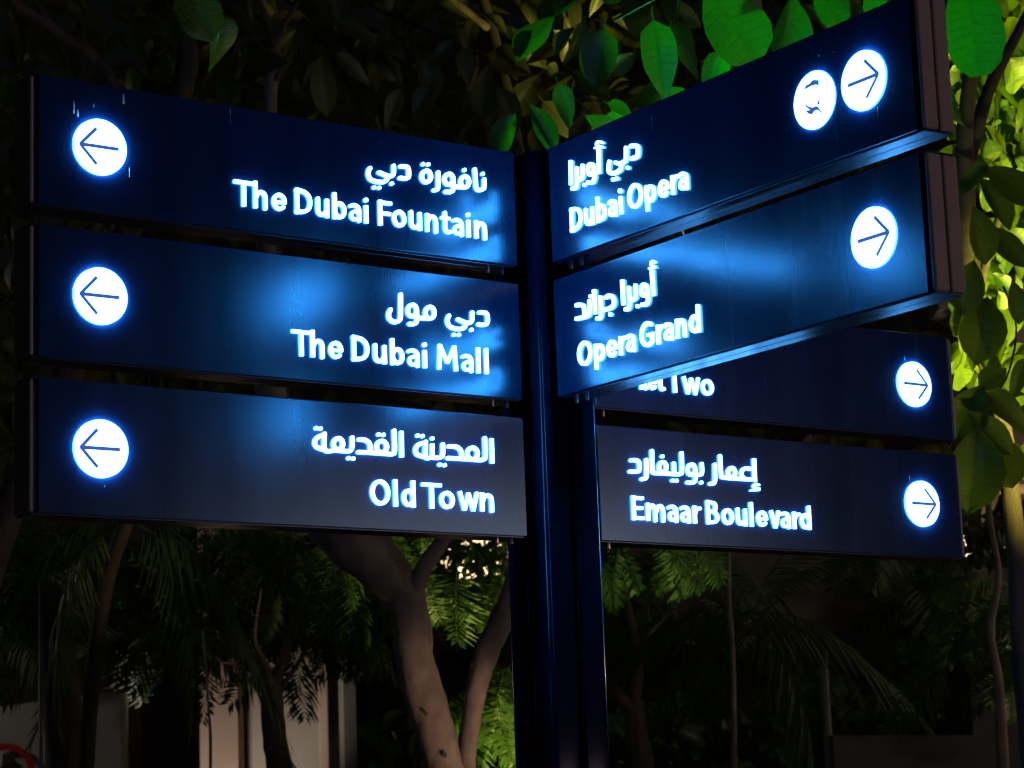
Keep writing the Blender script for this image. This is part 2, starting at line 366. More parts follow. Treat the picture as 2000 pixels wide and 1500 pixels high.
GAP = {'T': -.04, 'l': .07, 'i': .08, 'h': .05, 'n': .05, 'm': .05, 'u': .05, 'b': .03, 'd': .05, 'a': .03, 'r': .0, 't': .02, 'e': .03, 'w': -.01, 'v': -.02, 'o': .03, 'O': .04, 'D': .04, 'F': .0, 'E': .04, 'k': .02, 'p': .03, 'G': .05, 'B': .03, 'M': .06}
CAP_MM, BASE_MM, STROKE = 53.0, 47.4, 7.5
def latin(word, s0, s1):
    s0 += 1.6; s1 -= 2.6
    """letters of one word between s0 and s1 (mm) -> [(char, strokes)]"""
    xs = []; x = 0.0
    for i, c in enumerate(word):
        w, st = GL[c]; g = GAP[c] + (.05 if c not in 'TFvwr' else 0)
        if c == 'T' and i+1 < len(word) and word[i+1] == 'o': g -= .06
        xs.append((c, x, st)); x += w + (g if i < len(word)-1 else 0)
    k = (s1-s0)/x; out = []
    for c, x0, st in xs:
        S = []
        for kind, w, pts in st:
            S.append((kind, w/W_*STROKE, [(s0+(x0+px)*k, BASE_MM+py*CAP_MM) for px, py in pts]))
        out.append((c, S))
    return out
LATIN={"A0":[["The",-687.3,-563.6],["Dubai",-549.9,-370.7],["Fountain",-352.9,-74.9]],"A1":[["The",-562.3,-439.4],["Dubai",-424.4,-236.9],["Mall",-219.1,-82.4]],"A2":[["Old",-388.8,-274.7],["Town",-263.9,-80.0]],"B0":[["Dubai",71.1,257.9],["Opera",269.8,471.9]],"B1":[["Opera",77.2,280.7],["Grand",289.0,486.8]],"C2":[["Emaar",82.2,280.5],["Boulevard",292.5,612.0]],"C1":[["ket",121.4,193.7],["Two",197.7,339.4]]}
ARABIC={
"A0":[[["r",10.2,[[-81.0,179.2],[-81.5,165.2],[-83.6,158.4],[-91.5,154.4],[-99.2,154.4],[-103.0,159.5],[-103.6,174.0],[-104.9,197.9]]],["d",10.2,[[-84.5,190.8]]]],[["c",10.2,[[-120.7,168.5],[-122.3,162.1],[-126.5,157.0],[-132.0,154.7],[-137.3,155.6],[-141.1,159.6],[-142.3,165.6],[-140.6,172.0],[-136.5,177.1],[-131.0,179.5],[-125.7,178.5],[-121.9,174.5]]],["r",10.2,[[-132.0,154.7],[-142.9,154.0],[-161.5,153.3]]],["c",10.2,[[-160.9,168.8],[-162.6,162.8],[-166.9,158.0],[-172.5,155.7],[-178.1,156.5],[-182.0,160.2],[-183.3,165.8],[-181.6,171.8],[-177.4,176.6],[-171.7,179.0],[-166.1,178.2],[-162.2,174.4]]],["r",10.2,[[-160.9,167.8],[-161.7,151.8],[-163.7,143.6],[-169.7,139.8],[-181.6,139.1]]],["d",10.2,[[-131.7,192.8]]]],[["r",10.2,[[-198.7,178.6],[-199.4,158.4],[-200.2,146.7],[-203.4,140.6],[-211.0,138.4]]]],[["c",10.2,[[-217.6,167.5],[-219.3,161.0],[-223.6,155.9],[-229.4,153.5],[-235.0,154.4],[-239.1,158.4],[-240.4,164.4],[-238.6,170.8],[-234.3,175.9],[-228.6,178.3],[-222.9,177.5],[-218.9,173.5]]],["d",10.2,[[-236.3,191.5]]],["d",10.2,[[-223.4,192.6]]]],[["r",10.2,[[-292.7,178.8],[-280.3,180.5],[-273.8,177.8],[-272.5,170.1],[-273.2,160.0],[-277.8,155.5],[-285.2,154.1],[-294.8,154.0]]]],[["r",10.2,[[-309.6,177.9],[-310.1,163.6],[-313.9,156.0],[-322.9,154.1],[-334.3,156.4],[-345.9,158.8]]],["r",10.2,[[-326.3,152.2],[-327.3,145.7],[-334.8,140.2],[-344.6,138.6],[-357.5,138.8],[-367.9,142.4],[-372.0,151.0],[-370.6,161.1],[-367.3,165.1]]],["d",10.2,[[-315.2,139.2]]],["d",10.2,[[-358.7,125.3]]],["d",10.2,[[-346.5,126.2]]]]],
"A1":[[["r",10.2,[[-105.2,177.5],[-95.7,178.4],[-87.1,176.7],[-84.7,168.7],[-85.4,158.6],[-90.6,152.8],[-102.0,151.3],[-108.8,151.9]]]],[["r",10.2,[[-123.6,175.7],[-124.2,161.2],[-129.0,153.8],[-138.0,152.0],[-149.9,154.3],[-160.2,157.5]]],["r",10.2,[[-142.5,150.6],[-143.6,143.0],[-150.5,138.3],[-163.9,136.7],[-177.2,138.6],[-185.1,144.7],[-187.0,153.9],[-182.9,163.0]]],["d",10.2,[[-126.6,138.3]]],["d",10.2,[[-172.1,123.5]]],["d",10.2,[[-159.2,124.6]]]],[["c",10.2,[[-219.1,165.7],[-220.8,159.3],[-225.0,154.4],[-230.7,152.2],[-236.2,153.3],[-240.1,157.5],[-241.4,163.6],[-239.7,169.9],[-235.4,174.9],[-229.8,177.1],[-224.3,176.0],[-220.3,171.8]]],["r",10.2,[[-230.7,152.2],[-241.3,151.8],[-263.2,150.9]]],["c",10.2,[[-262.5,166.2],[-264.2,160.0],[-268.4,155.1],[-274.0,153.0],[-279.4,154.0],[-283.3,158.1],[-284.6,164.0],[-282.9,170.2],[-278.7,175.1],[-273.2,177.3],[-267.7,176.2],[-263.8,172.1]]],["r",10.2,[[-262.7,165.2],[-262.5,149.1],[-264.9,140.8],[-271.6,136.9],[-281.7,136.4]]]],[["r",10.4,[[-301.0,196.0],[-302.4,152.7],[-305.3,142.5],[-314.0,137.2],[-324.0,138.3],[-330.7,144.4],[-331.1,153.6],[-326.8,162.0]]]]],
"A2":[[["b",10.2,[[-85.1,201.3],[-85.3,149.1]]]],[["r",10.2,[[-102.2,200.6],[-102.3,163.4],[-107.3,155.4],[-120.9,153.8],[-160.0,153.9],[-196.8,153.3]]],["c",10.2,[[-121.8,167.3],[-123.8,161.1],[-128.6,156.4],[-135.1,154.3],[-141.4,155.6],[-145.9,159.8],[-147.3,165.8],[-145.4,172.0],[-140.6,176.7],[-134.1,178.8],[-127.8,177.5],[-123.3,173.4]]],["r",10.2,[[-193.0,177.7],[-176.1,178.2],[-165.3,173.2],[-161.5,163.9],[-161.9,154.8]]]],[["r",10.2,[[-207.8,181.2],[-208.8,161.0],[-215.6,153.1],[-234.8,152.4],[-251.0,152.4],[-249.9,183.6]]],["b",10.2,[[-234.8,152.4],[-233.8,180.6]]],["r",10.2,[[-251.6,182.0],[-267.2,177.0],[-274.7,167.0],[-272.2,157.1],[-260.9,153.4],[-251.0,152.4]]],["d",10.2,[[-233.4,191.7]]],["d",10.2,[[-269.0,195.4]]],["d",10.2,[[-257.1,195.1]]],["d",10.2,[[-216.8,138.4]]],["d",10.2,[[-204.8,138.3]]]],[["b",10.2,[[-308.2,201.8],[-308.8,148.3]]]],[["r",10.2,[[-325.6,201.6],[-325.4,161.8],[-330.3,153.6],[-343.2,153.2],[-384.8,153.2],[-411.7,152.5]]],["c",10.2,[[-344.1,167.6],[-345.9,161.5],[-350.5,156.9],[-356.6,154.9],[-362.6,156.2],[-366.9,160.2],[-368.3,166.1],[-366.5,172.1],[-362.0,176.7],[-355.9,178.7],[-349.9,177.5],[-345.6,173.4]]],["r",10.2,[[-409.4,178.2],[-395.6,178.1],[-385.4,171.9],[-383.4,162.2],[-384.4,153.2]]],["d",10.2,[[-362.9,191.5]]],["d",10.2,[[-351.3,191.5]]]],[["r",10.2,[[-425.3,181.1],[-426.3,161.4],[-432.9,153.2],[-446.5,152.9],[-464.6,152.8],[-489.4,152.0],[-489.7,184.7]]],["c",10.2,[[-447.7,166.9],[-449.3,161.2],[-453.4,156.7],[-458.9,154.9],[-464.3,156.1],[-468.2,160.0],[-469.5,165.5],[-467.9,171.3],[-463.8,175.7],[-458.3,177.6],[-452.9,176.4],[-449.1,172.5]]],["r",10.2,[[-490.9,182.7],[-504.9,176.9],[-512.5,167.7],[-510.0,158.1],[-500.5,154.4],[-489.4,152.0]]],["d",10.2,[[-509.0,194.5]]],["d",10.2,[[-498.9,194.2]]],["d",10.2,[[-434.9,139.0]]],["d",10.2,[[-424.2,138.8]]]]],
"B0":[[["b",10.7,[[83.4,202.5],[81.4,149.8]]]],[["r",10.2,[[124.6,180.7],[123.1,158.4],[113.5,153.7],[102.8,155.0]]],["r",10.2,[[103.8,180.7],[102.9,156.8],[101.3,144.0],[96.3,139.6],[85.5,140.8]]],["d",10.2,[[127.6,138.5]]]],[["c",10.2,[[163.0,163.0],[161.2,157.8],[157.2,154.6],[152.0,154.3],[147.0,157.1],[143.5,162.2],[142.5,168.2],[144.3,173.4],[148.3,176.6],[153.6,176.8],[158.6,174.0],[162.0,169.0]]],["r",10.2,[[163.2,162.5],[164.4,147.2],[160.8,138.8],[152.3,137.1],[141.1,140.6]]]],[["b",10.5,[[181.9,200.8],[179.8,149.9]]],["r",5.4,[[197.0,211.4],[188.3,216.5],[179.2,217.4],[175.9,213.6],[180.1,208.3],[192.0,205.2]]],["b",4.3,[[169.4,207.3],[199.3,201.7]]]],[["r",10.2,[[217.0,165.7],[213.0,151.8],[216.2,143.6],[227.7,138.0],[241.1,137.9],[253.1,140.8],[255.7,146.6]]],["r",10.2,[[238.8,158.3],[249.6,153.7],[261.3,152.6],[271.8,155.4],[274.0,165.0],[275.1,180.4]]],["d",10.2,[[277.8,137.6]]],["d",10.2,[[226.8,125.7]]],["d",10.2,[[240.1,124.3]]]],[["r",10.2,[[291.1,179.4],[301.2,178.6],[310.4,175.3],[313.9,169.4],[313.0,157.7],[307.4,153.2],[290.7,153.4]]]]],
"B1":[[["b",10.2,[[340.7,200.2],[341.5,147.7]]],["r",5.4,[[351.2,214.3],[345.1,217.7],[339.1,215.5],[339.9,210.3],[349.8,205.7]]],["b",4.4,[[331.6,205.3],[353.5,203.2]]]],[["c",10.2,[[322.4,163.1],[320.7,157.8],[316.8,154.5],[311.8,154.1],[307.1,156.5],[303.8,161.3],[302.9,167.1],[304.6,172.4],[308.5,175.7],[313.5,176.1],[318.2,173.6],[321.5,168.9]]],["r",10.2,[[322.9,159.0],[324.7,145.7],[321.3,137.4],[312.8,135.3],[304.2,136.8]]]],[["r",10.2,[[284.9,179.9],[285.0,158.7],[277.3,153.3],[266.0,153.1]]],["r",10.2,[[263.1,179.8],[263.7,155.0],[262.0,142.3],[256.8,137.8],[249.5,138.2]]],["d",10.2,[[288.5,137.0]]]],[["b",10.6,[[242.6,200.8],[242.9,148.6]]]],[["r",10.2,[[184.7,176.1],[195.6,177.2],[206.1,173.8],[211.7,165.6],[211.6,157.5],[205.5,152.6],[192.1,150.7],[172.2,152.1]]],["r",10.2,[[166.6,179.8],[167.0,154.1],[165.6,141.6],[161.1,137.4],[152.8,138.0]]],["d",10.2,[[197.8,137.8]]]],[["b",10.6,[[146.2,200.4],[146.5,149.0]]]],[["r",10.2,[[128.3,179.4],[127.0,155.9],[121.5,150.3],[109.5,149.6],[94.2,150.5],[81.4,151.3]]],["r",10.2,[[83.3,179.6],[96.1,178.6],[106.9,173.3],[109.7,164.5],[109.6,151.1]]],["d",10.2,[[133.5,188.6]]]]],
"C2":[[["b",10.9,[[444.8,202.5],[443.6,150.1]]],["r",5.9,[[454.4,142.8],[444.9,144.4],[439.2,139.7],[444.2,134.6],[454.9,134.3]]],["b",4.9,[[428.9,129.0],[455.7,131.4]]]],[["r",10.2,[[431.3,178.0],[418.6,178.9],[407.6,173.4],[404.4,164.3],[409.6,156.4],[419.0,154.0],[436.0,154.6]]],["r",10.2,[[416.8,153.9],[374.6,153.7],[359.9,154.1],[348.4,154.8],[344.2,161.0],[343.9,202.3]]],["c",10.2,[[386.0,166.9],[384.2,161.2],[380.1,157.0],[374.7,155.2],[369.5,156.4],[365.9,160.3],[364.9,165.7],[366.7,171.3],[370.8,175.6],[376.2,177.4],[381.4,176.2],[385.0,172.3]]]],[["r",10.2,[[327.3,181.9],[326.0,153.6],[324.3,143.8],[319.2,138.7],[310.9,138.0]]]],[["r",10.2,[[288.9,181.3],[288.8,164.4],[284.2,157.0],[268.7,155.6]]],["c",10.2,[[269.6,167.4],[267.8,161.5],[263.4,157.0],[257.8,155.2],[252.3,156.4],[248.5,160.5],[247.4,166.2],[249.3,172.0],[253.6,176.5],[259.2,178.3],[264.7,177.1],[268.5,173.1]]],["r",10.2,[[269.4,166.6],[269.1,148.9],[266.1,140.8],[258.3,137.6],[245.4,137.4]]],["d",10.2,[[285.1,139.3]]]],[["r",10.2,[[232.3,202.1],[230.7,162.8],[224.7,154.8],[209.4,154.0],[175.6,153.8],[151.9,153.7],[147.0,160.6],[148.2,201.8]]],["b",10.2,[[209.0,180.8],[208.4,155.2]]],["c",10.2,[[187.4,168.4],[185.6,162.7],[181.4,158.4],[175.8,156.6],[170.4,157.8],[166.7,161.7],[165.6,167.2],[167.4,172.8],[171.6,177.1],[177.1,178.9],[182.5,177.7],[186.3,173.9]]],["d",10.2,[[176.9,191.6]]],["d",10.2,[[202.8,139.5]]],["d",10.2,[[214.2,139.6]]]],[["r",10.2,[[131.2,181.0],[130.3,149.4],[128.8,143.0],[124.2,139.1],[116.1,137.9]]]],[["r",10.2,[[88.7,177.8],[101.6,178.5],[110.0,175.4],[111.4,165.7],[109.7,156.9],[104.2,153.6],[84.4,152.9]]]]]}
BUS=[[[818.9,153.0],[823.7,157.3],[834.5,157.9],[838.4,161.2],[845.6,161.7],[854.2,158.3],[857.8,158.4],[857.5,149.0],[850.2,152.9],[836.0,153.8],[823.3,152.4]],[[819.0,123.6],[823.0,118.1],[830.7,113.5],[837.6,110.4],[846.5,111.1],[851.6,108.4],[861.9,94.5],[852.9,103.1],[846.9,105.4],[840.6,104.0],[834.9,100.0],[826.2,103.6],[819.6,109.7],[828.4,107.9],[831.2,109.7],[820.4,118.3]],[[850.7,114.8],[856.7,121.9],[856.1,113.1]]]
# ------------------------------------------------------------------ ground
g = MB(); g.v = [(-300, -300, 0), (300, -300, 0), (300, 300, 0), (-300, 300, 0)]; g.f = [[0, 1, 2, 3]]
tag(g.obj('ground', M['paving']), kind='structure')
g = MB(); g.box(-30, 30, 6.2, 17.0, -.2, .10); tag(g.obj('planting_bed', M['soil']), kind='structure')

# ------------------------------------------------------------------ the sign post
AX, AY = .080, .0                                    # post axis
TH = .08                                             # sign thickness
AA, AB = math.radians(35.9), math.radians(-55.12)    # reading directions of the two sets of signs
ZTOP = 1.3964 + EYE; DZ = .29; H = .25; LEN = 1.11
post_c = Vector((.077, 4.936, 0))
ua = Vector((math.cos(AA), math.sin(AA), 0)); ub = Vector((math.cos(AB), math.sin(AB), 0))
post = tag(empty('sign_post', post_c, AA), 'dark navy post of four joined glossy tubes carrying all the lit direction signs', 'post')
PR = .036; PO = .0375
def round_rect(r, rad, n=6):
    out = []
    for cx, cy, a0 in ((r-rad, r-rad, 0), (-r+rad, r-rad, 90), (-r+rad, -r+rad, 180), (r-rad, -r+rad, 270)):
        for i in range(n+1):
            a = math.radians(a0+90*i/n); out.append((cx+rad*math.cos(a), cy+rad*math.sin(a)))
    return out
for sx in (-1, 1):
    for sy in (-1, 1):
        prof = round_rect(PR, .012); v = []; f = []; n = len(prof)
        for z in (0.02, ZTOP-.002): v += [(x+sx*PO, y+sy*PO, z) for x, y in prof]
        f = [[i, (i+1) % n, n+(i+1) % n, n+i] for i in range(n)] + [list(range(n))[::-1], [n+i for i in range(n)]]
        o = link('tube', mesh('tube', v, f, M['post'], False), post)
        for p in o.data.polygons: p.use_smooth = len(p.vertices) == 4
m = MB(); m.box(-.03, .03, -.03, .03, .02, ZTOP-.01); m.obj('core', M['frame'], post)
m = MB(); m.box(-.068, .068, -.068, .068, ZTOP-.0015, ZTOP+.004, .002); m.obj('top_cap', M['frame'], post)
m = MB(); m.box(-.16, .16, -.16, .16, 0.0, .02, .004); m.obj('base_plate', M['frame'], post)
for sx in (-1, 1):
    for sy in (-1, 1):
        m = MB(); m.tube([(sx*.13, sy*.13, .02), (sx*.13, sy*.13, .035)], .012, 6); m.obj('bolt', M['bolt'], post)

# ------------------------------------------------------------------ the signs
SIGN_MESH = {}
def sign_meshes(d):
    """d = +1 sign runs to the right of its inner end, -1 to the left; local X = reading direction, Y into the sign"""
    if d in SIGN_MESH: return SIGN_MESH[d]
    def bx(name, s0, s1, y0, y1, z0, z1, mat, bev=0.0):
        m = MB(); m.box(min(d*s0, d*s1), max(d*s0, d*s1), y0, y1, z0, z1, bev); return (name, mesh(name, m.v, m.f, mat))
    L = LEN; T = TH; q = []
    q.append(bx('body', .004, L-.006, .006, T-.006, .006, H-.006, M['frame']))
    q.append(bx('front_panel', 0, L-.013, 0, .006, 0, H, M['panel'], .0012))
    q.append(bx('back_panel', 0, L-.013, T-.006, T, 0, H, M['panel'], .0012))
    for nm, z0, z1 in (('bottom_trim', -.003, .0058), ('top_trim', H-.0058, H+.003)):
        q.append(bx(nm, .002, L-.002, .0085, T/2-.001, z0, z1, M['frame'], .001))
        q.append(bx(nm, .002, L-.002, T/2+.001, T-.0085, z0, z1, M['frame'], .001))
    for y0, y1 in ((.004, T/2-.0018), (T/2+.0018, T-.004)):
        q.append(bx('end_cap', L-.0055, L+.003, y0, y1, .002, H-.002, M['cap'], .004))
    q.append(bx('inner_bracket', -.062, .0035, T/2-.014, T/2+.014, .05, H-.05, M['frame'], .002))
    SIGN_MESH[d] = q; return q
ARROW = lambda dr, cx: [('k' if False else 'b', 5.0, [(cx+dr*41, 125), (cx-dr*37, 125)]), ('b', 4.6, [(cx+dr*41.5, 125.6), (cx+dr*9, 125+35)]), ('b', 4.6, [(cx+dr*41.5, 124.4), (cx+dr*9, 125-35)]), ('d', 4.6, [(cx+dr*41, 125)])]
LT = .0052; DT = .0048
def disc_loops(cx, cut):
    return contours([('d', 108.5, [(cx, 125.0)])], cut, .8)
def make_sign(key, base, ang, row, d, label, arrow=True, words=(), arab=(), bus=False):
    z = ZTOP - row*DZ - H
    s = tag(empty('direction_sign', (base[0], base[1], z), ang), label, 'direction sign', 'illuminated direction signs on the post')
    for nm, me in sign_meshes(d): link(nm, me, s)
    for sx in (.012, .05):
        m = MB(); m.tube([(d*sx, TH/2, -.012), (d*sx, TH/2, -.003)], .004, 6); m.obj('screw', M['bolt'], s)
    for w, s0, s1 in words:
        for ch, st in latin(w, s0, s1):
            link('letter', plate('letter', contours(st), LT, (M['face'], M['side'])), s)
    for grp in arab:
        link('arabic_letters', plate('arabic_letters', contours([(k, w*.76, [tuple(p) for p in pts]) for k, w, pts in grp]), LT, (M['face'], M['side'])), s)
    cx = 973.0*d
    link('arrow_disc', plate('arrow_disc', disc_loops(cx, ARROW(d, cx)), DT, (M['face'], M['disc_side'], M['cut_wall'])), s)
    for q in [c for c in s.children if c.name.split('.')[0] == 'arrow_disc']:
        fl = link('arrow', plate('arrow', contours([(k_, w_+2.1, p_) for k_, w_, p_ in ARROW(d, cx)], step=.6), .0034, (M['cut_glow'],)), q)
    if bus:
        cut = [('poly', 0, b) for b in BUS]
        pd = link('bus_disc', plate('bus_disc', contours([('d', 108.5, [(841.5, 125.0)])], [('poly', 0.1, [tuple(p) for p in b]) for b in BUS], .6), .003, (M['face'], M['disc_side'], M['cut_wall'])), s)
        for b in BUS: link('pictogram', plate('pictogram', contours([('poly', 0.1, [tuple(p) for p in b])], step=.6, rnd=1.05), .0018, (M['cut_glow'],)), pd)
    # the same lettering on the far face
    fr = [c for c in s.children if c.name.split('.')[0] in ('letter', 'arabic_letters')]
    xs = [v.co.x for c in fr for v in c.data.vertices]
    sh = (.078-min(xs)) if d < 0 else (-.078-max(xs))
    for c in fr:
        o = c.copy(); COL.objects.link(o); o.parent = s; o.rotation_euler = (0, 0, math.pi); o.location = (-sh, TH, 0)
    link('arrow_disc', plate('arrow_disc', disc_loops(-cx, ARROW(-d, -cx)), DT, (M['face'], M['disc_side'], M['cut_wall'])), s, (0, TH, 0), (0, 0, math.pi))
    return s
bA = (.0208, 4.847); bB = (.0948, 4.8277); bC = (.1792, 4.9659)
s_a0 = make_sign('A0', bA, AA, 0, -1, 'top left lit sign reading The Dubai Fountain, arrow pointing left', words=LATIN['A0'], arab=ARABIC['A0'])
s_a1 = make_sign('A1', bA, AA, 1, -1, 'middle left lit sign reading The Dubai Mall, arrow pointing left', words=LATIN['A1'], arab=ARABIC['A1'])
s_a2 = make_sign('A2', bA, AA, 2, -1, 'bottom left lit sign reading Old Town, arrow pointing left', words=LATIN['A2'], arab=ARABIC['A2'])
s_b0 = make_sign('B0', bB, AB, 0, 1, 'top right lit sign reading Dubai Opera with a pictogram disc beside its arrow', words=LATIN['B0'], arab=ARABIC['B0'], bus=True)
s_b1 = make_sign('B1', bB, AB, 1, 1, 'lit sign reading Opera Grand, directly under the Dubai Opera sign', words=LATIN['B1'], arab=ARABIC['B1'])
s_c1 = make_sign('C1', bC, AA, 1, 1, 'half hidden lit sign ending in Two, behind the Opera Grand sign', words=LATIN['C1'])
s_c2 = make_sign('C2', bC, AA, 2, 1, 'bottom right lit sign reading Emaar Boulevard, arrow pointing right', words=LATIN['C2'], arab=ARABIC['C2'])

# dried spots and runs on the panels
def spot(sign, x, z, w, h, run=0.0):
    n = 10; v = [(0, 0, 0)]; 
    for i in range(n):
        a = 2*math.pi*i/n; rr = 1+.35*(random.random()-.5); dz = h*math.sin(a)*rr
        v.append((w*math.cos(a)*rr*(1 if dz < 0 else .6), 0, dz if dz < 0 else dz*1.6))
    v[0] = (0, -.0012, 0); f = [[0, 1+i, 1+(i+1) % n] for i in range(n)]
    if run:
        k = len(v); v += [(-w*.18, -.0004, 0), (w*.18, -.0004, 0), (w*.08, -.0004, -run), (-w*.08, -.0004, -run)]; f.append([k, k+1, k+2, k+3])
    link('dried_spot', mesh('dried_spot', v, f, M['drip']), sign, (x/1000, -.0003, z/1000))
for sg, x, z, w, h, r in ((s_a0, -922, 225, .004, .008, 0), (s_a0, -1026, 192, .003, .010, 0), (s_a0, -1018, 184, .004, .006, 0), (s_a0, -985, 205, .002, .003, 0), (s_a0, -690, 238, .002, .004, .03),
                         (s_a0, -911, 88, .0012, .004, 0), (s_a0, -911, 78, .0012, .004, 0), (s_b0, 1003, 62, .0016, .004, .014), (s_b0, 860, 205, .0016, .0016, 0), (s_b0, 900, 200, .0012, .0012, 0),
                         (s_c2, 937, 186, .0012, .004, .012), (s_c1, 948, 186, .0012, .004, .01), (s_a2, -965, 55, .0015, .0015, 0), (s_b0, 93, 65, .001, .0012, 0), (s_a2, -500, 36, .0008, .003, .02), (s_b0, 360, 220, .001, .002, .03), (s_b1, 560, 230, .001, .002, .04)):
    spot(sg, x, z, w, h, r)

# ------------------------------------------------------------------ leaves
def leaf_mesh(name, ratio, shape, seed, mat, nl=7, fold=.18, droop=.35, lobes=0):
    """unit-length leaf along +Y from the stalk; UV carries (across, along) for the vein relief"""
    r = random.Random(seed); v = []; f = []; uv = []
    cols = (-1, -.5, 0, .5, 1)
    for i in range(nl+1):
        t = i/nl
        if shape == 'obovate': w = math.sin(math.pi*min(1, t**1.35))**.6 if 0 < t < 1 else .03
        elif shape == 'ovate': w = math.sin(math.pi*t**.72)**.8*(1-.1*t) if 0 < t < 1 else .02
        elif shape == 'blunt': w = (math.sin(math.pi*min(1, (t*.93+.02))))**.38 if t < 1 else .35
        else: w = math.sin(math.pi*t**.9)**1.1 if 0 < t < 1 else .01
        w *= ratio/2*(1+.10*(r.random()-.5))
        z0 = -droop*(t**2)*.5
        for c in cols:
            z = z0 + fold*abs(c)*w*2*(.6+.4*math.sin(3*t)) + .018*math.sin(9*t+4*c+seed)*abs(c)
            v.append((c*w, t*(1-.05*droop), z)); uv.append((c*w, t))
    for i in range(nl):
        for j in range(4):
            a = i*5+j; f.append([a, a+1, a+6, a+5])
    k = len(v)     # leaf stalk
    v += [(-.008, 0, 0), (.008, 0, 0), (.006, -.16, .03), (-.006, -.16, .03)]; uv += [(.3, 0)]*4; f.append([k, k+1, k+2, k+3])
    me = mesh(name, v, f, mat, True); ul = me.uv_layers.new(name='UVMap')
    for lp in me.loops: ul.data[lp.index].uv = uv[lp.vertex_index]
    return me
def frond_mesh(name, npair, ll, seed, mat, droop=.5, w=.018, vee=.25, jit=.28):
    """unit-length feather leaf along +Y with a curved stalk and paired leaflets"""
    r = random.Random(seed); v = []; f = []
    def spine(t): return Vector((.04*math.sin(2*t+seed), t*(1-.18*droop*t), -droop*t*t*.55))
    for i in range(7):
        p = spine(i/6); q = .009*(1-.8*i/6); v += [tuple(p+Vector((-q, 0, 0))), tuple(p+Vector((q, 0, 0))), tuple(p+Vector((0, 0, q)))]
    for i in range(6):
        for j in range(3): a = i*3+j; b = i*3+(j+1) % 3; f.append([a, b, b+3, a+3])
    for i in range(npair):
        t = .10+.9*i/(npair-1); p = spine(t); L = ll*(math.sin(math.pi*(.12+.80*t))**.6)*(1+jit*(r.random()-.5)*2)
        for s in (-1, 1):
            an = math.radians(50+14*(1-t)*2)+jit*(r.random()-.5); dirv = Vector((s*math.sin(an), math.cos(an), -vee-.5*droop*r.random())).normalized()
            side = Vector((dirv.y, -dirv.x, .25*s)).normalized()*w*(.8+.4*r.random()); k = len(v)
            mid = p+dirv*L*.5+Vector((0, 0, .02*L)); tip = p+dirv*L+Vector((0, 0, -.22*L))
            v += [tuple(p), tuple(mid+side), tuple(tip), tuple(mid-side)]; f.append([k, k+1, k+2, k+3])
    return mesh(name, v, f, mat)
LV = [leaf_mesh('leaf', .62, 'obovate', 1, M['leaf']), leaf_mesh('leaf', .55, 'ovate', 2, M['leaf'], droop=.6), leaf_mesh('leaf', .50, 'obovate', 3, M['leaf'], fold=.3, droop=.2),
      leaf_mesh('leaf', .70, 'obovate', 4, M['leaf'], droop=.15, fold=.1), leaf_mesh('leaf', .42, 'ovate', 5, M['leaf'], droop=.7)]
LB = []
for q_ in LV:
    c_ = q_.copy(); c_.materials.clear(); c_.materials.append(M['leaf_lit']); LB.append(c_)
LO = [leaf_mesh('leaf', .45, 'ovate', 6, M['leaf_old'], droop=.5), leaf_mesh('leaf', .36, 'lance', 7, M['leaf_old'], droop=.3), leaf_mesh('leaf', .55, 'obovate', 8, M['leaf_old'], droop=.6, fold=.35)]
BL = leaf_mesh('leaf', .62, 'blunt', 9, M['leaf'], nl=9, droop=.12, fold=.05)
FR = [frond_mesh('frond', 22, .30, 1, M['frond'], .55), frond_mesh('frond', 26, .26, 2, M['frond'], .9), frond_mesh('frond', 20, .34, 3, M['frond'], .35)]
PF = [frond_mesh('frond', 34, .26, 4, M['frond'], 1.0, w=.010, vee=.55), frond_mesh('frond', 34, .24, 5, M['frond'], 1.35, w=.010, vee=.7)]

def place(me, parent, pos, size, tip, face, name='leaf'):
    """put a unit leaf with its stalk end at pos, pointing along tip, upper side turned towards face"""
    y = Vector(tip).normalized(); z = Vector(face); z = (z-y*z.dot(y)).normalized(); x = y.cross(z)
    o = bpy.data.objects.new(name, me); COL.objects.link(o)
    Mx = Matrix(((x.x, y.x, z.x, pos[0]), (x.y, y.y, z.y, pos[1]), (x.z, y.z, z.z, pos[2]), (0, 0, 0, 1))) @ Matrix.Diagonal((size*(random.uniform(.82, 1.18) if name == 'leaf' else 1), size, size*random.uniform(.5, 2.2), 1))
    o.parent = parent; o.matrix_parent_inverse = Matrix.Translation(parent.location).inverted() if parent else Matrix()
    o.matrix_basis = Mx
    return o
def img_dir(deg, depth=0.0):
    """direction in the plane facing the viewer: 0 right, 90 up, plus a depth component away from the viewer"""
    a = math.radians(deg)-ROLL; return Vector((math.cos(a), depth, math.sin(a)))
def hero(parent, me, px, py, Y, length_px, deg, depth=0.0, face=(0, -1, .25)):
    """leaf whose middle stands at the given place"""
    s = length_px*MPP(Y); d = img_dir(deg, depth).normalized(); c = P(px, py, Y)
    return place(me, parent, c-d*s*.5, s, d, face)
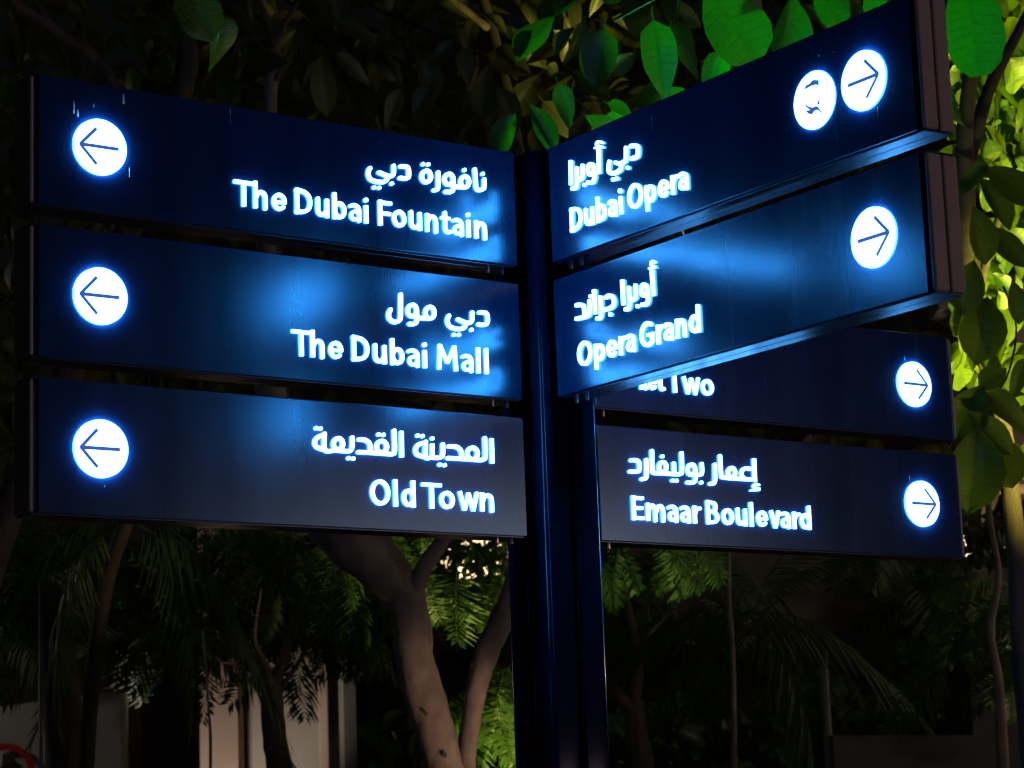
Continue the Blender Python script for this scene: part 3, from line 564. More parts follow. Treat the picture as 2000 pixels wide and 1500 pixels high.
class Stuff:
    """many leaves joined into one mesh"""
    def __init__(s): s.v = []; s.f = []; s.n = 0; s.uv = []
    def add(s, me_np, mat):
        v, f, uv = me_np; vv = v @ mat[:3, :3].T + mat[:3, 3]; s.v.append(vv); s.f.append(f+s.n); s.uv.append(uv); s.n += len(v)
    def obj(s, name, material, parent=None):
        V = np.concatenate(s.v); Fq = np.concatenate(s.f); me = bpy.data.meshes.new(name)
        me.vertices.add(len(V)); me.vertices.foreach_set('co', V.ravel().astype(np.float32))
        me.loops.add(Fq.size); me.loops.foreach_set('vertex_index', Fq.ravel().astype(np.int32))
        me.polygons.add(len(Fq)); me.polygons.foreach_set('loop_start', (np.arange(len(Fq))*4).astype(np.int32)); me.polygons.foreach_set('loop_total', np.full(len(Fq), 4, np.int32))
        me.materials.append(material); me.update(); me.validate()
        ul = me.uv_layers.new(name='UVMap'); UV = np.concatenate(s.uv)
        ul.data.foreach_set('uv', UV[Fq.ravel()].ravel().astype(np.float32))
        return link(name, me, parent)
def me_np(me):
    v = np.array([x.co[:] for x in me.vertices]); f = []
    for p in me.polygons:
        if len(p.vertices) == 4: f.append(list(p.vertices))
    uv = np.zeros((len(v), 2))
    if me.uv_layers:
        for lp in me.loops: uv[lp.vertex_index] = me.uv_layers[0].data[lp.index].uv
    return v, np.array(f), uv
def rmat(pos, size, tip, face):
    y = Vector(tip).normalized(); z = Vector(face); z = (z-y*z.dot(y)).normalized(); x = y.cross(z)
    m = np.eye(4); m[:3, 0] = np.array(x)*size; m[:3, 1] = np.array(y)*size; m[:3, 2] = np.array(z)*size; m[:3, 3] = pos; return m

def limb(parent, name, pts, radii, mat, seg=12, wob=.12, n=5):
    sp = smooth_path(pts, n); rr = lerp_list(radii, len(sp)); m = MB(); m.tube(sp, rr, seg, True, wob)
    o = m.obj(name, mat, parent, True)
    if parent: o.matrix_parent_inverse = Matrix.Translation(parent.location).inverted()
    return o
def pxlimb(parent, name, pts, mat, seg=12, n=5, wob=.12):
    """pts: (px, py, depth, width in photo pixels)"""
    return limb(parent, name, [P(a, b, Y) for a, b, Y, w in pts], [w*MPP(Y)/2 for a, b, Y, w in pts], mat, seg, wob, n)
def tree_root(name, base, label, cat='tree', group=None):
    t = empty(name, base); tag(t, label, cat, group); return t
def down(deg, spread=40): return deg+random.uniform(-spread, spread)
def scatter(parent, meshes, n, px, py, Y, size, deg=-90, spread=45, depth=.5, keep=None, join=None, face=None, name='leaf'):
    for _ in range(n):
        for _t in range(30):
            x = random.uniform(*px); y = random.uniform(*py)
            if keep is None or keep(x, y): break
        yy = random.uniform(*Y); s = random.uniform(*size); d = img_dir(down(deg, spread), random.uniform(-depth, depth))
        fc = face or Vector((random.uniform(-.7, .7), -1, random.uniform(-.3, .9)))
        me = random.choice(meshes)
        if join is None: place(me, parent, P(x, y, yy), s, d, fc, name)
        else:
            if me.name not in NP: NP[me.name] = me_np(me)
            join.add(NP[me.name], rmat(P(x, y, yy), s, d, fc))
NP = {}

# ------------------------------------------------------------------ tree right behind the signs, leaves hanging over them
T = tree_root('broad_leaf_tree', (2.15, 8.0, .1), 'broad leaved tree with bright lit leaves at right, its branches hanging over the signs')
pxlimb(T, 'trunk', [(2070, 2500, 8.0, 62), (2035, 1700, 8.0, 50), (2000, 1330, 8.0, 40), (1985, 1080, 7.95, 38), (1955, 820, 7.9, 38), (1905, 620, 7.8, 40)], M['bark'], 14)
pxlimb(T, 'branch', [(1905, 640, 7.8, 44), (1888, 420, 7.6, 38), (1885, 260, 7.4, 34), (1895, 100, 7.2, 30), (1860, -120, 7.0, 24)], M['twig'])
pxlimb(T, 'branch', [(1888, 330, 7.5, 30), (1930, 180, 7.4, 26), (1990, 60, 7.4, 20), (2050, -60, 7.4, 16)], M['twig'])
pxlimb(T, 'branch', [(1905, 600, 7.8, 22), (1950, 430, 7.7, 16), (2010, 330, 7.7, 12), (2080, 260, 7.7, 9)], M['twig'], 8)
pxlimb(T, 'branch', [(1875, -60, 7.0, 22), (1700, -150, 6.6, 18), (1500, -90, 6.3, 14), (1330, -30, 6.2, 9), (1200, 40, 6.4, 6)], M['twig'], 8)
pxlimb(T, 'twig', [(1960, 560, 7.3, 5), (1985, 640, 7.2, 4), (1965, 740, 7.1, 4), (1915, 800, 7.0, 3)], M['twig'], 6)
pxlimb(T, 'twig', [(1330, -30, 6.2, 6), (1310, 60, 6.2, 4), (1285, 130, 6.2, 3)], M['twig'], 6)
pxlimb(T, 'twig', [(1120, 170, 6.6, 3), (1160, 195, 6.6, 3), (1200, 205, 6.6, 2)], M['twig'], 6)
G_ = lambda *a, **k: hero(T, *a, **k)
G_(LV[3], 1432, 48, 5.9, 195, -55, .1); G_(BL, 1903, 58, 5.75, 185, -84, .05, face=(-.3, -1, .3)); G_(LV[1], 1290, 118, 6.1, 165, -80, .15)
G_(LV[0], 1545, 60, 6.1, 140, -95, .2, face=(.5, -1, .1)); G_(LV[0], 1710, 0, 6.0, 90, -100, .1); G_(LV[3], 1325, 205, 6.3, 100, -40, .2)
G_(LV[1], 1215, 212, 6.4, 62, -20, .1); G_(LV[4], 1105, 205, 6.5, 90, -70, .1); G_(LV[1], 1170, 120, 6.6, 130, -100, .3); G_(LV[0], 1180, 250, 6.6, 90, -30, .3)
G_(LV[2], 1060, 250, 6.9, 110, -60, .2); G_(LV[0], 985, 260, 6.9, 90, -120, .3); G_(LV[3], 1620, 10, 6.2, 110, -60, .1); G_(LV[1], 1395, 150, 6.4, 110, -110, .2)
scatter(T, LV, 48, (1000, 1850), (-60, 230), (6.7, 7.8), (.10, .19), spread=60)
# lit leaves right of the signs
for a in ((1935, 845, 6.9, 130, -40), (1893, 805, 6.9, 120, -118), (1975, 800, 7.0, 120, -35), (1905, 915, 6.7, 165, -96), (1960, 900, 7.1, 110, -70), (1920, 640, 7.3, 130, -100), (1890, 560, 7.2, 110, -105), (1945, 395, 7.4, 120, -60),
          (1895, 350, 7.3, 90, -140), (1975, 360, 7.3, 130, -30), (1965, 480, 7.3, 120, -50), (1915, 460, 7.1, 120, -75), (1985, 590, 7.2, 90, -80), (1990, 740, 7.2, 90, -110)):
    G_(random.choice(LB), *a, depth=random.uniform(-.2, .3))
scatter(T, LB, 215, (1872, 2140), (-40, 760), (7.9, 10.2), (.10, .20), spread=70, depth=.8)
scatter(T, LB, 22, (1890, 2100), (640, 900), (7.3, 9.0), (.09, .16), spread=60)
st = Stuff(); scatter(T, LV[:3], 900, (1860, 2600), (-500, 560), (8.2, 11.5), (.10, .2), spread=80, depth=1, join=st)
o = st.obj('crown', M['leaf'], T); o.matrix_parent_inverse = Matrix.Translation(T.location).inverted(); tag(o, kind='stuff')

# ------------------------------------------------------------------ slender tree behind the left signs, dull olive leaves
T2 = tree_root('olive_leaved_tree', (.19, 9.6, .1), 'tree with dull olive hanging leaves above the post, between the upper signs')
pxlimb(T2, 'trunk', [(1100, 2350, 9.6, 56), (1092, 1400, 9.6, 50), (1060, 700, 9.6, 40), (1010, 300, 9.6, 30), (960, 60, 9.6, 24), (900, -120, 9.6, 20)], M['twig'], 10)
pxlimb(T2, 'branch', [(960, 60, 9.6, 18), (800, -60, 9.3, 12), (660, -80, 8.6, 9), (600, -30, 7.6, 5)], M['bark'], 8)
pxlimb(T2, 'branch', [(640, -60, 9.6, 14), (720, 10, 9.2, 9), (840, 60, 8.9, 7), (960, 110, 8.8, 4)], M['twig'], 8)
for a in ((632, 165, 7.2, 120, -85), (690, 132, 7.2, 95, -40), (608, 140, 7.3, 70, -125), (765, 215, 7.5, 95, -112), (820, 205, 7.6, 100, -115), (838, 150, 7.6, 90, -60), (860, 110, 7.7, 90, -130), (910, 130, 7.9, 80, -80), (905, 75, 8.0, 50, -60),
          (945, 180, 8.0, 110, -100), (700, 60, 7.9, 90, -20), (740, 90, 8, 90, -160), (665, 20, 7.9, 80, -100), (990, 210, 8.0, 110, -60)):
    hero(T2, random.choice(LO), *a, depth=random.uniform(-.1, .3))
scatter(T2, LO, 55, (560, 1180), (-60, 250), (8.2, 10.5), (.12, .24), spread=75, depth=.7)
st = Stuff(); scatter(T2, LO, 150, (480, 1300), (-500, 300), (9.5, 13), (.12, .22), spread=90, depth=1, join=st)
o = st.obj('crown', M['leaf_old'], T2); o.matrix_parent_inverse = Matrix.Translation(T2.location).inverted(); tag(o, kind='stuff')

# ------------------------------------------------------------------ dark tree far left with two near leaves
T3 = tree_root('dark_branched_tree', (-2.1, 10.5, .1), 'dark tree with bare slanting branches above the top left sign')
pxlimb(T3, 'trunk', [(-90, 2250, 10.5, 80), (-70, 1300, 10.5, 70), (120, 760, 10.5, 62), (352, 190, 10.5, 48), (345, 0, 10.5, 42), (330, -150, 10.5, 36)], M['bark'], 12)
pxlimb(T3, 'branch', [(290, 420, 10.5, 40), (215, 160, 10.2, 30), (120, 70, 10.0, 26), (0, -10, 9.8, 22), (-120, -90, 9.8, 16)], M['bark'])
pxlimb(T3, 'branch', [(120, 75, 10.0, 14), (80, 20, 9.9, 10), (40, -60, 9.9, 8)], M['bark'], 8)
pxlimb(T3, 'branch', [(345, 20, 10.5, 26), (380, -60, 9.5, 20), (390, -120, 8.0, 12), (380, -40, 6.6, 5)], M['twig'], 8)
hero(T3, LV[3], 384, 18, 6.4, 140, -62, .1); hero(T3, LV[1], 436, 78, 6.5, 115, -84, .2, face=(.8, -1, .1)); hero(T3, LO[1], 492, 14, 7.0, 60, -90)
scatter(T3, LV+LO, 60, (-60, 520), (-80, 150), (9.5, 12), (.12, .2), spread=80)

# ------------------------------------------------------------------ forked poinciana under the left signs
T4 = tree_root('poinciana_tree', (-.25, 11.0, .1), 'pale forked tree trunk lit warm from the right, below the Old Town sign')
pxlimb(T4, 'trunk', [(905, 2000, 11.0, 120), (890, 1620, 11.0, 100), (868, 1500, 11.0, 70), (848, 1420, 11.0, 74), (812, 1300, 11.0, 76), (800, 1200, 11.0, 72), (775, 1140, 11.0, 84), (700, 1060, 10.9, 120), (640, 1000, 10.9, 110), (545, 860, 10.6, 70), (520, 600, 10.2, 44), (528, 215, 9.6, 26), (532, 90, 9.6, 22)], M['bark_pale'], 18)
pxlimb(T4, 'branch', [(532, 100, 9.6, 20), (520, 40, 9.5, 14), (498, -20, 9.5, 10), (480, -80, 9.5, 8)], M['bark'], 8)
pxlimb(T4, 'branch', [(532, 95, 9.6, 18), (560, 40, 9.6, 10), (590, -10, 9.6, 8), (640, -60, 9.6, 6)], M['bark'], 8)
pxlimb(T4, 'branch', [(528, 180, 9.6, 12), (550, 130, 9.5, 8), (566, 100, 9.5, 5)], M['bark'], 8)
pxlimb(T4, 'branch', [(800, 1180, 11.0, 44), (822, 1120, 10.95, 34), (860, 1060, 10.9, 30), (930, 960, 10.8, 24)], M['bark_pale'], 12)
pxlimb(T4, 'branch', [(905, 1700, 11.05, 50), (912, 1480, 11.1, 34), (925, 1380, 11.1, 38), (945, 1290, 11.1, 46), (978, 1215, 11.1, 48), (1008, 1140, 11.1, 46), (1030, 1040, 11.1, 40), (1070, 900, 11.1, 30)], M['bark_pale'], 14)
for px, py, w in ((868, 1475, 10), (832, 1395, 7), (925, 1300, 12)):
    m = MB(); m.tube([P(px, py, 11.0-.10), P(px, py, 11.0-.095)], w*MPP(11)/2, 8); oo = m.obj('knot', M['twig'], T4); oo.matrix_parent_inverse = Matrix.Translation(T4.location).inverted()
for a in ((840, 1170, 11.4, 100, -70), (880, 1180, 11.5, 130, -100), (930, 1200, 11.6, 110, -40), (965, 1180, 11.4, 110, -110), (790, 1080, 11.6, 100, -60), (760, 1200, 11.2, 100, -40), 
          (970, 1330, 11.7, 110, 25), (985, 1370, 11.8, 130, -60), (960, 1400, 11.6, 120, -110), (990, 1430, 11.6, 120, -80), (945, 1370, 11.8, 100, -150), (700, 1190, 11.4, 120, -70), (640, 1160, 11.6, 130, -100)):
    hero(T4, random.choice(FR), a[0], a[1], a[2], a[3]*1.25, a[4], depth=random.uniform(-.1, .35), face=(random.uniform(-.4, .4), -1, random.uniform(.1, .7))).name = 'frond'
scatter(T4, FR, 26, (560, 830), (1030, 1190), (11.6, 14.0), (.28, .45), spread=75, depth=.6, name='frond')
scatter(T4, FR, 10, (830, 1010), (1020, 1080), (11.6, 14.0), (.2, .32), spread=75, depth=.6, name='frond')
scatter(T4, FR, 16, (930, 1015), (1310, 1420), (11.7, 12.6), (.26, .42), spread=80, depth=.5, name='frond')
st = Stuff(); scatter(T4, LV[:3], 170, (790, 1020), (1010, 1125), (13.0, 14.5), (.05, .11), spread=90, depth=.8, join=st)
o = st.obj('crown', M['leaf'], T4); o.matrix_parent_inverse = Matrix.Translation(T4.location).inverted(); tag(o, kind='stuff')

# ------------------------------------------------------------------ small forked tree, lower left
T5 = tree_root('small_forked_tree', (-1.45, 13.0, .1), 'small dark forked tree standing before the lit pilaster wall, lower left')
pxlimb(T5, 'trunk', [(552, 2000, 13, 60), (548, 1560, 13, 50), (536, 1440, 13, 46), (530, 1340, 13, 40)], M['bark'], 12)
pxlimb(T5, 'branch', [(530, 1350, 13, 36), (490, 1290, 12.9, 30), (445, 1240, 12.8, 28), (418, 1180, 12.8, 24), (400, 1080, 12.7, 18)], M['bark'], 10)
pxlimb(T5, 'branch', [(534, 1345, 13, 28), (556, 1280, 13, 20), (580, 1220, 13, 16), (630, 1120, 13, 12)], M['bark'], 8)
pxlimb(T5, 'branch', [(548, 1345, 13, 12), (585, 1290, 13, 8), (605, 1240, 13, 7), (615, 1180, 13, 6)], M['bark'], 8)
pxlimb(T5, 'branch', [(525, 1310, 13, 12), (505, 1270, 12.9, 9), (498, 1235, 12.9, 7), (510, 1150, 12.9, 5)], M['bark_pale'], 8)
scatter(T5, FR, 85, (380, 760), (1010, 1170), (12.2, 14.5), (.25, .42), spread=80, depth=.7, name='frond')
scatter(T5, FR, 14, (600, 790), (1170, 1225), (12.6, 14), (.22, .34), spread=70, depth=.6, name='frond')

# ------------------------------------------------------------------ palms, lower left
T6 = tree_root('palm_tree', (-1.9, 12.2, .1), 'dark palm with long feathery fronds drooping below the left signs')
pxlimb(T6, 'trunk', [(160, 2000, 13.0, 40), (168, 1500, 12.9, 32), (200, 1180, 12.5, 30), (250, 1010, 12.2, 30)], M['twig'], 12)
for k, (px, py, L, dg) in enumerate(((225, 1030, 250, -128), (230, 1020, 270, -150), (255, 1020, 270, -60), (270, 1020, 260, -35), (262, 1000, 280, -20), (230, 1000, 280, 165), (262, 1000, 280, 50))):
    d = img_dir(dg+40*(1 if math.cos(math.radians(dg)) < 0 else -1)*-1, -.15 if k % 2 else .3)
    place(PF[k % 2], T6, P(px, py, 12.2), L*MPP(12.2)*1.15, d, Vector((0, -.35, 1)), 'frond')
T7 = tree_root('palm_tree', (-2.25, 13.4, .1), 'thick palm trunk beside the thin grey pole at far lower left')
pxlimb(T7, 'trunk', [(150, 2000, 13.4, 92), (132, 1500, 13.4, 80), (118, 1350, 13.4, 74), (104, 1200, 13.4, 58), (92, 1140, 13.4, 40)], M['bark'], 14)
for k, (dg) in enumerate((-150, 170, 140, -50, 30, 80)):
    place(PF[k % 2], T7, P(92, 1140, 13.4), .8, img_dir(dg, random.uniform(-.4, .4)), Vector((0, -.3, 1)), 'frond')
T8 = tree_root('palm_sapling', (-1.75, 10.9, .1), 'young palm frond hanging in front of the lit pilaster')
pxlimb(T8, 'stem', [(412, 1990, 10.9, 7), (411, 1600, 10.9, 6), (411, 1450, 10.9, 6), (408, 1390, 10.9, 5), (396, 1230, 10.9, 5)], M['metal_grey'], 6)
place(PF[1], T8, P(386, 1225, 10.9), .52, img_dir(-74, 0), Vector((.2, -1, .4)), 'frond'); place(PF[0], T8, P(415, 1235, 10.9), .24, img_dir(-40, 0), Vector((0, -1, .5)), 'frond')
place(PF[0], T8, P(380, 1240, 10.9), .34, img_dir(150, 0), Vector((0, -1, .6)), 'frond')

# ------------------------------------------------------------------ trees at lower right
T9 = tree_root('forked_garden_tree', (.75, 13.5, .1), 'dim forked tree just right of the post, below the Emaar Boulevard sign')
pxlimb(T9, 'trunk', [(1262, 2000, 13.5, 60), (1258, 1560, 13.5, 50), (1246, 1440, 13.5, 40), (1238, 1370, 13.5, 40)], M['bark'], 12)
pxlimb(T9, 'branch', [(1240, 1390, 13.5, 30), (1210, 1360, 13.4, 22), (1175, 1310, 13.4, 18), (1160, 1240, 13.4, 14)], M['bark'], 8)
pxlimb(T9, 'branch', [(1238, 1380, 13.5, 26), (1245, 1290, 13.5, 20), (1225, 1180, 13.5, 15), (1210, 1110, 13.5, 10)], M['bark'], 8)
pxlimb(T9, 'branch', [(1240, 1290, 13.5, 14), (1275, 1230, 13.5, 9), (1315, 1190, 13.5, 6)], M['bark_pale'], 8)
for a in ((1325, 1105, 11.4, 130, -75), (1300, 1095, 11.5, 110, -140), (1350, 1110, 11.4, 120, -50), (1365, 1085, 11.5, 120, -20), (1320, 1080, 11.4, 90, -100), (1385, 1090, 11.6, 110, -60), (1200, 1110, 11.3, 130, -40), (1190, 1140, 11.4, 120, -110), (1230, 1100, 11.5, 120, -60)):
    hero(T9, random.choice(FR), a[0], a[1], a[2], a[3]*1.15, a[4], depth=.1, face=(0, -1, .4)).name = 'frond'
scatter(T9, FR, 36, (1160, 1420), (1080, 1300), (13.6, 15), (.3, .5), spread=85, depth=.7, name='frond')
T10 = tree_root('dark_palm', (1.45, 13.0, .1), 'dark palm with arching fronds and a thin pale stem, lower right')
pxlimb(T10, 'trunk', [(1440, 2000, 13, 14), (1432, 1330, 13, 11), (1424, 1180, 13, 10), (1422, 1020, 13, 9)], M['bark_pale'], 8)
for k, dg in enumerate((20, -15, 45, 160, 195, 80, 120, -40, 220)):
    place(PF[k % 2], T10, P(1440+10*k, 1210-6*k, 13.0+.05*k), .95, img_dir(dg, random.uniform(-.5, .3)), Vector((0, -.35, 1)), 'frond')
T11 = tree_root('edge_tree', (2.55, 11.5, .1), 'thin patchy trunk at the right edge with dark hanging foliage')
pxlimb(T11, 'trunk', [(1990, 2000, 11.5, 30), (1960, 1500, 11.5, 24), (1950, 1330, 11.5, 18), (1935, 1230, 11.5, 15), (1950, 1120, 11.5, 13), (1930, 980, 11.5, 12), (1940, 800, 11.5, 10)], M['bark_pale'], 10)
st = Stuff(); scatter(T11, LV[:3], 230, (1850, 2040), (1000, 1095), (12.0, 13.2), (.06, .11), spread=90, depth=.8, join=st)
o = st.obj('crown', M['leaf_old'], T11); o.matrix_parent_inverse = Matrix.Translation(T11.location).inverted(); tag(o, kind='stuff')
scatter(T11, FR, 44, (1840, 2060), (1080, 1300), (12, 14), (.28, .45), spread=85, depth=.7, name='frond')

# background shrubbery, dark
st = Stuff()
KEEP = lambda x, y: not (800 < x < 1020 and random.random() < .85)
for rx, ry, n in (((560, 1180), (1010, 1250), 420), ((1700, 2100), (1020, 1230), 200), ((-100, 420), (1010, 1240), 330), ((1100, 1700), (1300, 1560), 700)):
    scatter(None, [FR[0], FR[2]], n//3, rx, ry, (16.0, 19.0), (.45, .8), spread=95, depth=1, join=st, keep=KEEP)
tag(st.obj('distant_foliage', M['frond']), kind='stuff')
st = Stuff(); scatter(None, LV[:3], 2600, (1150, 2150), (1395, 1700), (14.5, 16.5), (.12, .22), deg=70, spread=80, depth=1, join=st)
scatter(None, LV[:3], 900, (740, 1010), (1420, 1700), (13.5, 15.0), (.12, .2), deg=70, spread=80, depth=1, join=st)
tag(st.obj('hedge_foliage', M['leaf']), kind='stuff')
# high canopy behind everything above
st = Stuff(); scatter(None, LO, 2400, (-200, 2100), (-300, 930), (13.5, 17.0), (.2, .34), spread=95, depth=1, join=st)
tag(st.obj('distant_canopy', M['leaf_old']), kind='stuff')

# ------------------------------------------------------------------ garden building behind, lower left
def wx(px, Y, py=1400): return P(px, py, Y).x
def wz(px, py, Y): return P(px, py, Y).z
YB = 20.0
B = empty('villa', (0, YB, 0)); tag(B, 'low beige villa wall with lit pilasters and a dark recess, behind the small forked tree', 'building')
def bb(name, x0, x1, y0, y1, z0, z1, mat, par=B, bev=0.0):
    m = MB(); m.box(x0, x1, y0-YB, y1-YB, z0, z1, bev); return m.obj(name, mat, par)
zt = wz(520, 1215, YB)
bb('wall', wx(462, YB), wx(690, YB), YB, YB+.3, 0, zt+1.2, M['wall'])
bb('pilaster', wx(389, YB-.4), wx(465, YB-.4), YB-.4, YB, 0, zt+1.2, M['wall_pink'], bev=.01)
bb('drainpipe', wx(622, YB-.1), wx(641, YB-.1), YB-.1, YB-.004, 0, zt+1.0, M['wall_pink'], bev=.01)
bb('recess_wall', wx(690, YB), wx(1020, YB), YB+1.2, YB+1.4, 0, wz(800, 1275, YB), M['wall_dark'])
bb('recess_wall', wx(230, YB), wx(389, YB), YB+1.2, YB+1.4, 0, zt+1.2, M['glass_dark'])
bb('reveal', wx(672, YB), wx(696, YB), YB-.02, YB+1.2, 0, zt+1.2, M['wall_dark'])
bb('lintel', wx(690, YB), wx(1600, YB), YB+.5, YB+1.6, wz(900, 1265, YB), wz(900, 1128, YB), M['wall'])
bb('recess_wall', wx(1020, YB), wx(1230, YB), YB+1.2, YB+1.4, 0, wz(1100, 1262, YB), M['wall_dark'])
bb('upper_wall', wx(1240, YB), wx(2300, YB), YB+.4, YB+.6, wz(1600, 1230, YB), wz(1600, 1040, YB), M['wall'])

YF = 31.0
TW = empty('distant_block', (0, YF, 0)); tag(TW, 'distant block with a ribbon of bright windows glimpsed through the foliage', 'building')
def tb(name, x0, x1, y0, y1, z0, z1, mat): 
    m = MB(); m.box(x0, x1, y0-YF, y1-YF, z0, z1); return m.obj(name, mat, TW)
zl, zh = wz(1000, 1126, YF), wz(1000, 1040, YF)
tb('lower_wall', wx(300, YF), wx(2300, YF), YF, YF+.4, 0, zl, M['wall_dark'])
tb('upper_wall', wx(300, YF), wx(2300, YF), YF, YF+.4, zh, zh+7, M['wall_dark'])
for i, (a, b) in enumerate(((600, 690), (700, 790), (800, 890), (900, 990), (1000, 1060), (1340, 1420), (1430, 1510))):
    tb('window', wx(a, YF), wx(b, YF), YF+.05, YF+.1, zl, zh, M['win_far'])
    tb('mullion', wx(b, YF), wx(b+10, YF), YF-.02, YF+.3, zl, zh, M['wall_dark'])
# right hand building with warm lit ledges seen between the leaves
YR = 14.0
R = empty('corner_building', (0, YR, 0)); tag(R, 'pale building corner with warm lit ledges, glimpsed between the lit leaves at right', 'building')
def rb(name, a, b, y0, y1, t, bt, mat):
    m = MB(); m.box(wx(a, YR), wx(b, YR), y0-YR, y1-YR, wz(1940, bt, YR), wz(1940, t, YR)); return m.obj(name, mat, R)
rb('wall', 1890, 2300, YR, YR+.4, 430, 600, M['wall']); rb('ledge', 1880, 2300, YR-.35, YR-.003, 568, 586, M['wall_pink']); rb('ledge', 1900, 2300, YR-.25, YR-.003, 700, 716, M['wall_pink'])
rb('wall', 1925, 2300, YR+.05, YR+.4, 603, 950, M['wall_pink']); rb('sill', 1905, 2300, YR-.3, YR, 935, 960, M['wall_pink'])
rb('window', 1890, 2300, YR+.1, YR+.3, 1030, 1075, M['win_far']); rb('lower_wall', 1900, 2300, YR+.02, YR+.4, 1090, 1700, M['wall_dark'])

# ------------------------------------------------------------------ planter walls and poles
def wall_block(name, label, a, b, top_l, top_r, Y, mat, h_px=None, cat='wall', thick=.35):
    x0, x1 = wx(a, Y), wx(b, Y); z0, z1 = wz(a, top_l, Y), wz(b, top_r, Y)
    v = [(x0, Y, 0), (x1, Y, 0), (x1, Y+thick, 0), (x0, Y+thick, 0), (x0, Y, z0), (x1, Y, z1), (x1, Y+thick, z1), (x0, Y+thick, z0)]
    f = [[0, 3, 2, 1], [4, 5, 6, 7], [0, 1, 5, 4], [1, 2, 6, 5], [2, 3, 7, 6], [3, 0, 4, 7]]
    o = link(name, mesh(name, v, f, mat)); tag(o, label, cat)
    cz = empty('x') if False else None
    m = MB(); m.box(x0-.02, x1+.02, Y-.03, Y+thick+.03, min(z0, z1)-.0, min(z0, z1)+.001); return o
w1 = wall_block('garden_wall', 'pale rendered garden wall carrying the round traffic sign, bottom left corner', -200, 235, 1405, 1350, 18.0, M['white_wall'])
w2 = wall_block('low_wall', 'long low dim wall at the bottom right edge', 1625, 2300, 1436, 1436, 13.8, M['wall_dark'])
w2.data.transform(Matrix.Identity(4))
def pole(name, label, px_t, py_t, px_b, w, Y, mat):
    a, b = P(px_t, py_t, Y), P(px_b, 1500, Y); d = (b-a)/(b.z-a.z) if abs(b.z-a.z) > 1e-6 else Vector()
    g = Vector((a.x, Y, 0)); m = MB(); m.tube([g, Vector((a.x, Y, a.z))], w*MPP(Y)/2, 10); o = m.obj(name, mat, None, True)
    m = MB(); m.tube([Vector((a.x, Y, a.z)), Vector((a.x, Y, a.z+.015))], w*MPP(Y)/2*1.15, 10)
    m2 = m.obj('pole_cap', mat, o); tag(o, label, 'pole'); return o
pole('garden_pole', 'thin grey pole beside the thick palm trunk, lower left', 80, 1140, 82, 8, 12.9, M['metal_grey'])
pole('garden_pole', 'short grey pole standing in the dark hedge, lower right', 1608, 1285, 1622, 17, 14.0, M['metal_grey'])

# round traffic sign on the wall
ts = empty('traffic_sign', P(10, 1512, 17.93)); tag(ts, 'round white traffic sign with red ring and black turn arrow on the garden wall', 'sign')
R_ = 58*MPP(17.93)
def disc_plate(loops, t, mats, name, y0): 
    me = plate(name, loops, t, mats, y0); link(name, me, ts); return me
disc_plate(contours([('d', 2*R_*1000, [(0, 0)])], step=6), .006, (M['white'],), 'plate', 0)
disc_plate(contours([('c', R_*220, [(R_*890*math.cos(k*.5236), R_*890*math.sin(k*.5236)) for k in range(12)])], step=5), .003, (M['red'],), 'ring', -.0075)
disc_plate(contours([('k', R_*200, [(-R_*100, -R_*500), (-R_*100, R_*60), (R_*60, R_*220), (R_*300, R_*220)]), ('poly', 0, [(R_*250, R_*480), (R_*600, R_*220), (R_*250, -R_*40)])], step=5), .002, (M['black'],), 'arrow', -.0075)
disc_plate(contours([('b', R_*150, [(-R_*620, R_*620), (R_*620, -R_*620)])], step=5), .002, (M['red'],), 'slash', -.0105)

# ------------------------------------------------------------------ assumed building right of the viewer, glowing windows added to reflect in the panels
SB = empty('assumed_shop_building', (9.0, 0, 0)); tag(SB, 'assumed shop building to the right of the viewer, outside the picture, its warm glowing windows added for the panel reflections', 'building')
def sb(name, x0, x1, y0, y1, z0, z1, mat):
    m = MB(); m.box(x0-9, x1-9, y0, y1, z0, z1); return m.obj(name, mat, SB)
sb('wall', 9.0, 9.4, -9, 4.6, 0, 7, M['wall_dark'])
for y0, y1 in ((-8.2, -7.0), (.3, 2.85)):
    w = sb('window', 8.96, 8.995, y0, y1, .8, 3.35, M['win_assumed']); sb('window_frame', 8.9, 8.955, y0-.08, y0-.003, .7, 3.5, M['wall_dark'])  # assumed windows, sized and placed for their reflection in the sign panels

# ------------------------------------------------------------------ unseen garden spotlights (assumed from lit leaves and walls; some added only to brighten leaves)
def spotlight(loc, aim, col, power, size_deg, label, blend=.6):
    loc = Vector(loc); aim = Vector(aim); d = (aim-loc).normalized()
    f = empty('unseen_spotlight', (loc.x, loc.y, .1)); tag(f, label, 'spotlight')  # no fitting is in view
    m = MB(); m.tube([(0, 0, 0) if loc.z < 1 else (.02, .16, loc.z-.1), (0, 0, loc.z-.1-.03)], .012, 8); m.obj('spike' if loc.z < 1 else 'clamp_arm', M['frame'], f)
    c = loc-f.location
    m = MB(); m.tube([c-d*.10, c-d*.02, c-d*.0], [.035, .05, .05], 14, False); m.obj('housing', M['frame'], f, True)
    m = MB(); m.tube([c-d*.03, c-d*.028], .046, 14); m.obj('lens', M['lamp_glow'], f)
    l = bpy.data.lights.new('spot_lamp', 'SPOT'); l.energy = power; l.color = col; l.spot_size = math.radians(size_deg); l.spot_blend = blend; l.shadow_soft_size = .04
    lo = bpy.data.objects.new('spot_lamp', l); COL.objects.link(lo); lo.parent = f; lo.location = c+d*.02; lo.rotation_euler = d.to_track_quat('-Z', 'Y').to_euler()
spotlight((2.45, 8.75, .35), P(1965, 350, 9.0), (1, .9, .16), 3300, 50, 'assumed garden spotlight aimed up into the right hand leaves')
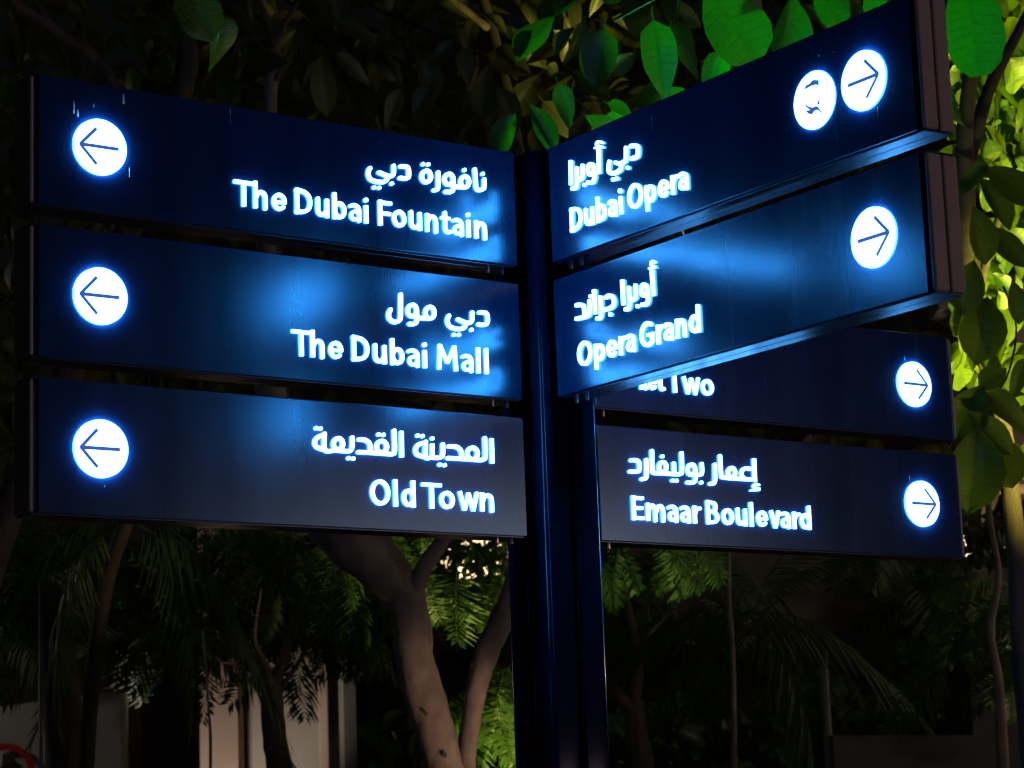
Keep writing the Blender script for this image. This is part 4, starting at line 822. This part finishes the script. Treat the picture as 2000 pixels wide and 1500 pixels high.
spotlight((2.6, 6.0, .35), P(2020, 380, 8.4), (1, .9, .14), 2600, 24, 'added spotlight low at right, front lighting the yellow green leaves')  # added lamp, supplies front light for the right hand leaves
spotlight(P(1790, 460, 7.2), P(1600, 40, 6.1), (.0, 1, .10), 130, 62, 'assumed green garden spotlight aimed up at the leaves over the Dubai Opera sign')
spotlight((.9, 9.6, .35), P(870, 1500, 11.0), (1, .66, .46), 110, 24, 'assumed warm garden spotlight at the foot of the pale forked trunk')
spotlight((.12, 11.35, .35), P(950, 1230, 11.9), (1, 1, .2), 300, 36, 'assumed garden spotlight aimed up into the poinciana leaves')
spotlight((1.0, 10.4, .35), P(1335, 1100, 11.4), (.8, 1, .25), 160, 24, 'assumed garden spotlight aimed at the green fronds under the Emaar Boulevard sign')
spotlight((wx(427, 19), 19.0, .3), (wx(427, 19.6), 19.6, 3.2), (1, .86, .74), 230, 70, 'assumed wall spotlight at the foot of the lit pilaster')
spotlight((2.35, 6.2, .35), P(1940, 870, 7.0), (1, .95, .2), 80, 26, 'added spotlight brightening the leaves hanging beside the lower right signs')  # added lamp, lifts the hanging leaves out of the dark
spotlight(P(1300, 440, 7.1), P(1130, 150, 6.6), (.10, 1, .38), 34, 100, 'added green lamp hidden behind the Opera Grand sign, greening the leaves above the post', 1.0)  # added hidden lamp, puts green light on the leaves over the post
spotlight((-1.5, 5.7, .35), P(395, 40, 6.4), (1, .85, .25), 130, 13, 'added narrow spotlight brightening the two leaves over the top left sign')  # added lamp with a cone just wide enough for these leaves
spotlight((-.3, 6.0, .35), P(660, 140, 7.2), (1, .9, .5), 55, 13, 'added narrow spotlight brightening the olive leaves above The Dubai Fountain sign')  # added lamp, picks out the olive leaves only
spotlight((2.6, 12.6, .35), P(1960, 640, 14.0), (1, .74, .5), 110, 30, 'assumed warm spotlight aimed at the pale building corner')

def added_street_lamp(x, y, h, col, power, label):  # unseen lamps added as fill for the dim walls and planting
    f = empty('added_street_lamp', (x, y, 0)); tag(f, label, 'added lamp', 'unseen lamps added for fill light')
    m = MB(); m.tube([(0, 0, 0), (0, 0, h-.3)], [.06, .04], 12); m.obj('pole', M['metal_grey'], f, True)
    m = MB(); m.tube([(0, 0, h-.02), (0, 0, h+.03), (0, 0, h+.08)], [.25, .22, .05], 16); m.obj('hood', M['metal_grey'], f, True)
    m = MB(); m.tube([(0, 0, h-.3), (0, 0, h-.022)], [.10, .14], 16); m.obj('lamp_glass', M['lamp_glow'], f, True)
    l = bpy.data.lights.new('lamp', 'POINT'); l.energy = power; l.color = col; l.shadow_soft_size = .15
    lo = bpy.data.objects.new('lamp', l); COL.objects.link(lo); lo.parent = f; lo.location = (0, 0, h-.5)
added_street_lamp(-6.5, 15.6, 4.5, (1, .9, .78), 45, 'unseen lamp added at left to light the garden wall')
added_street_lamp(6.8, 11.6, 4.6, (1, .88, .76), 110, 'unseen lamp added at right to light the dim walls and hedge')
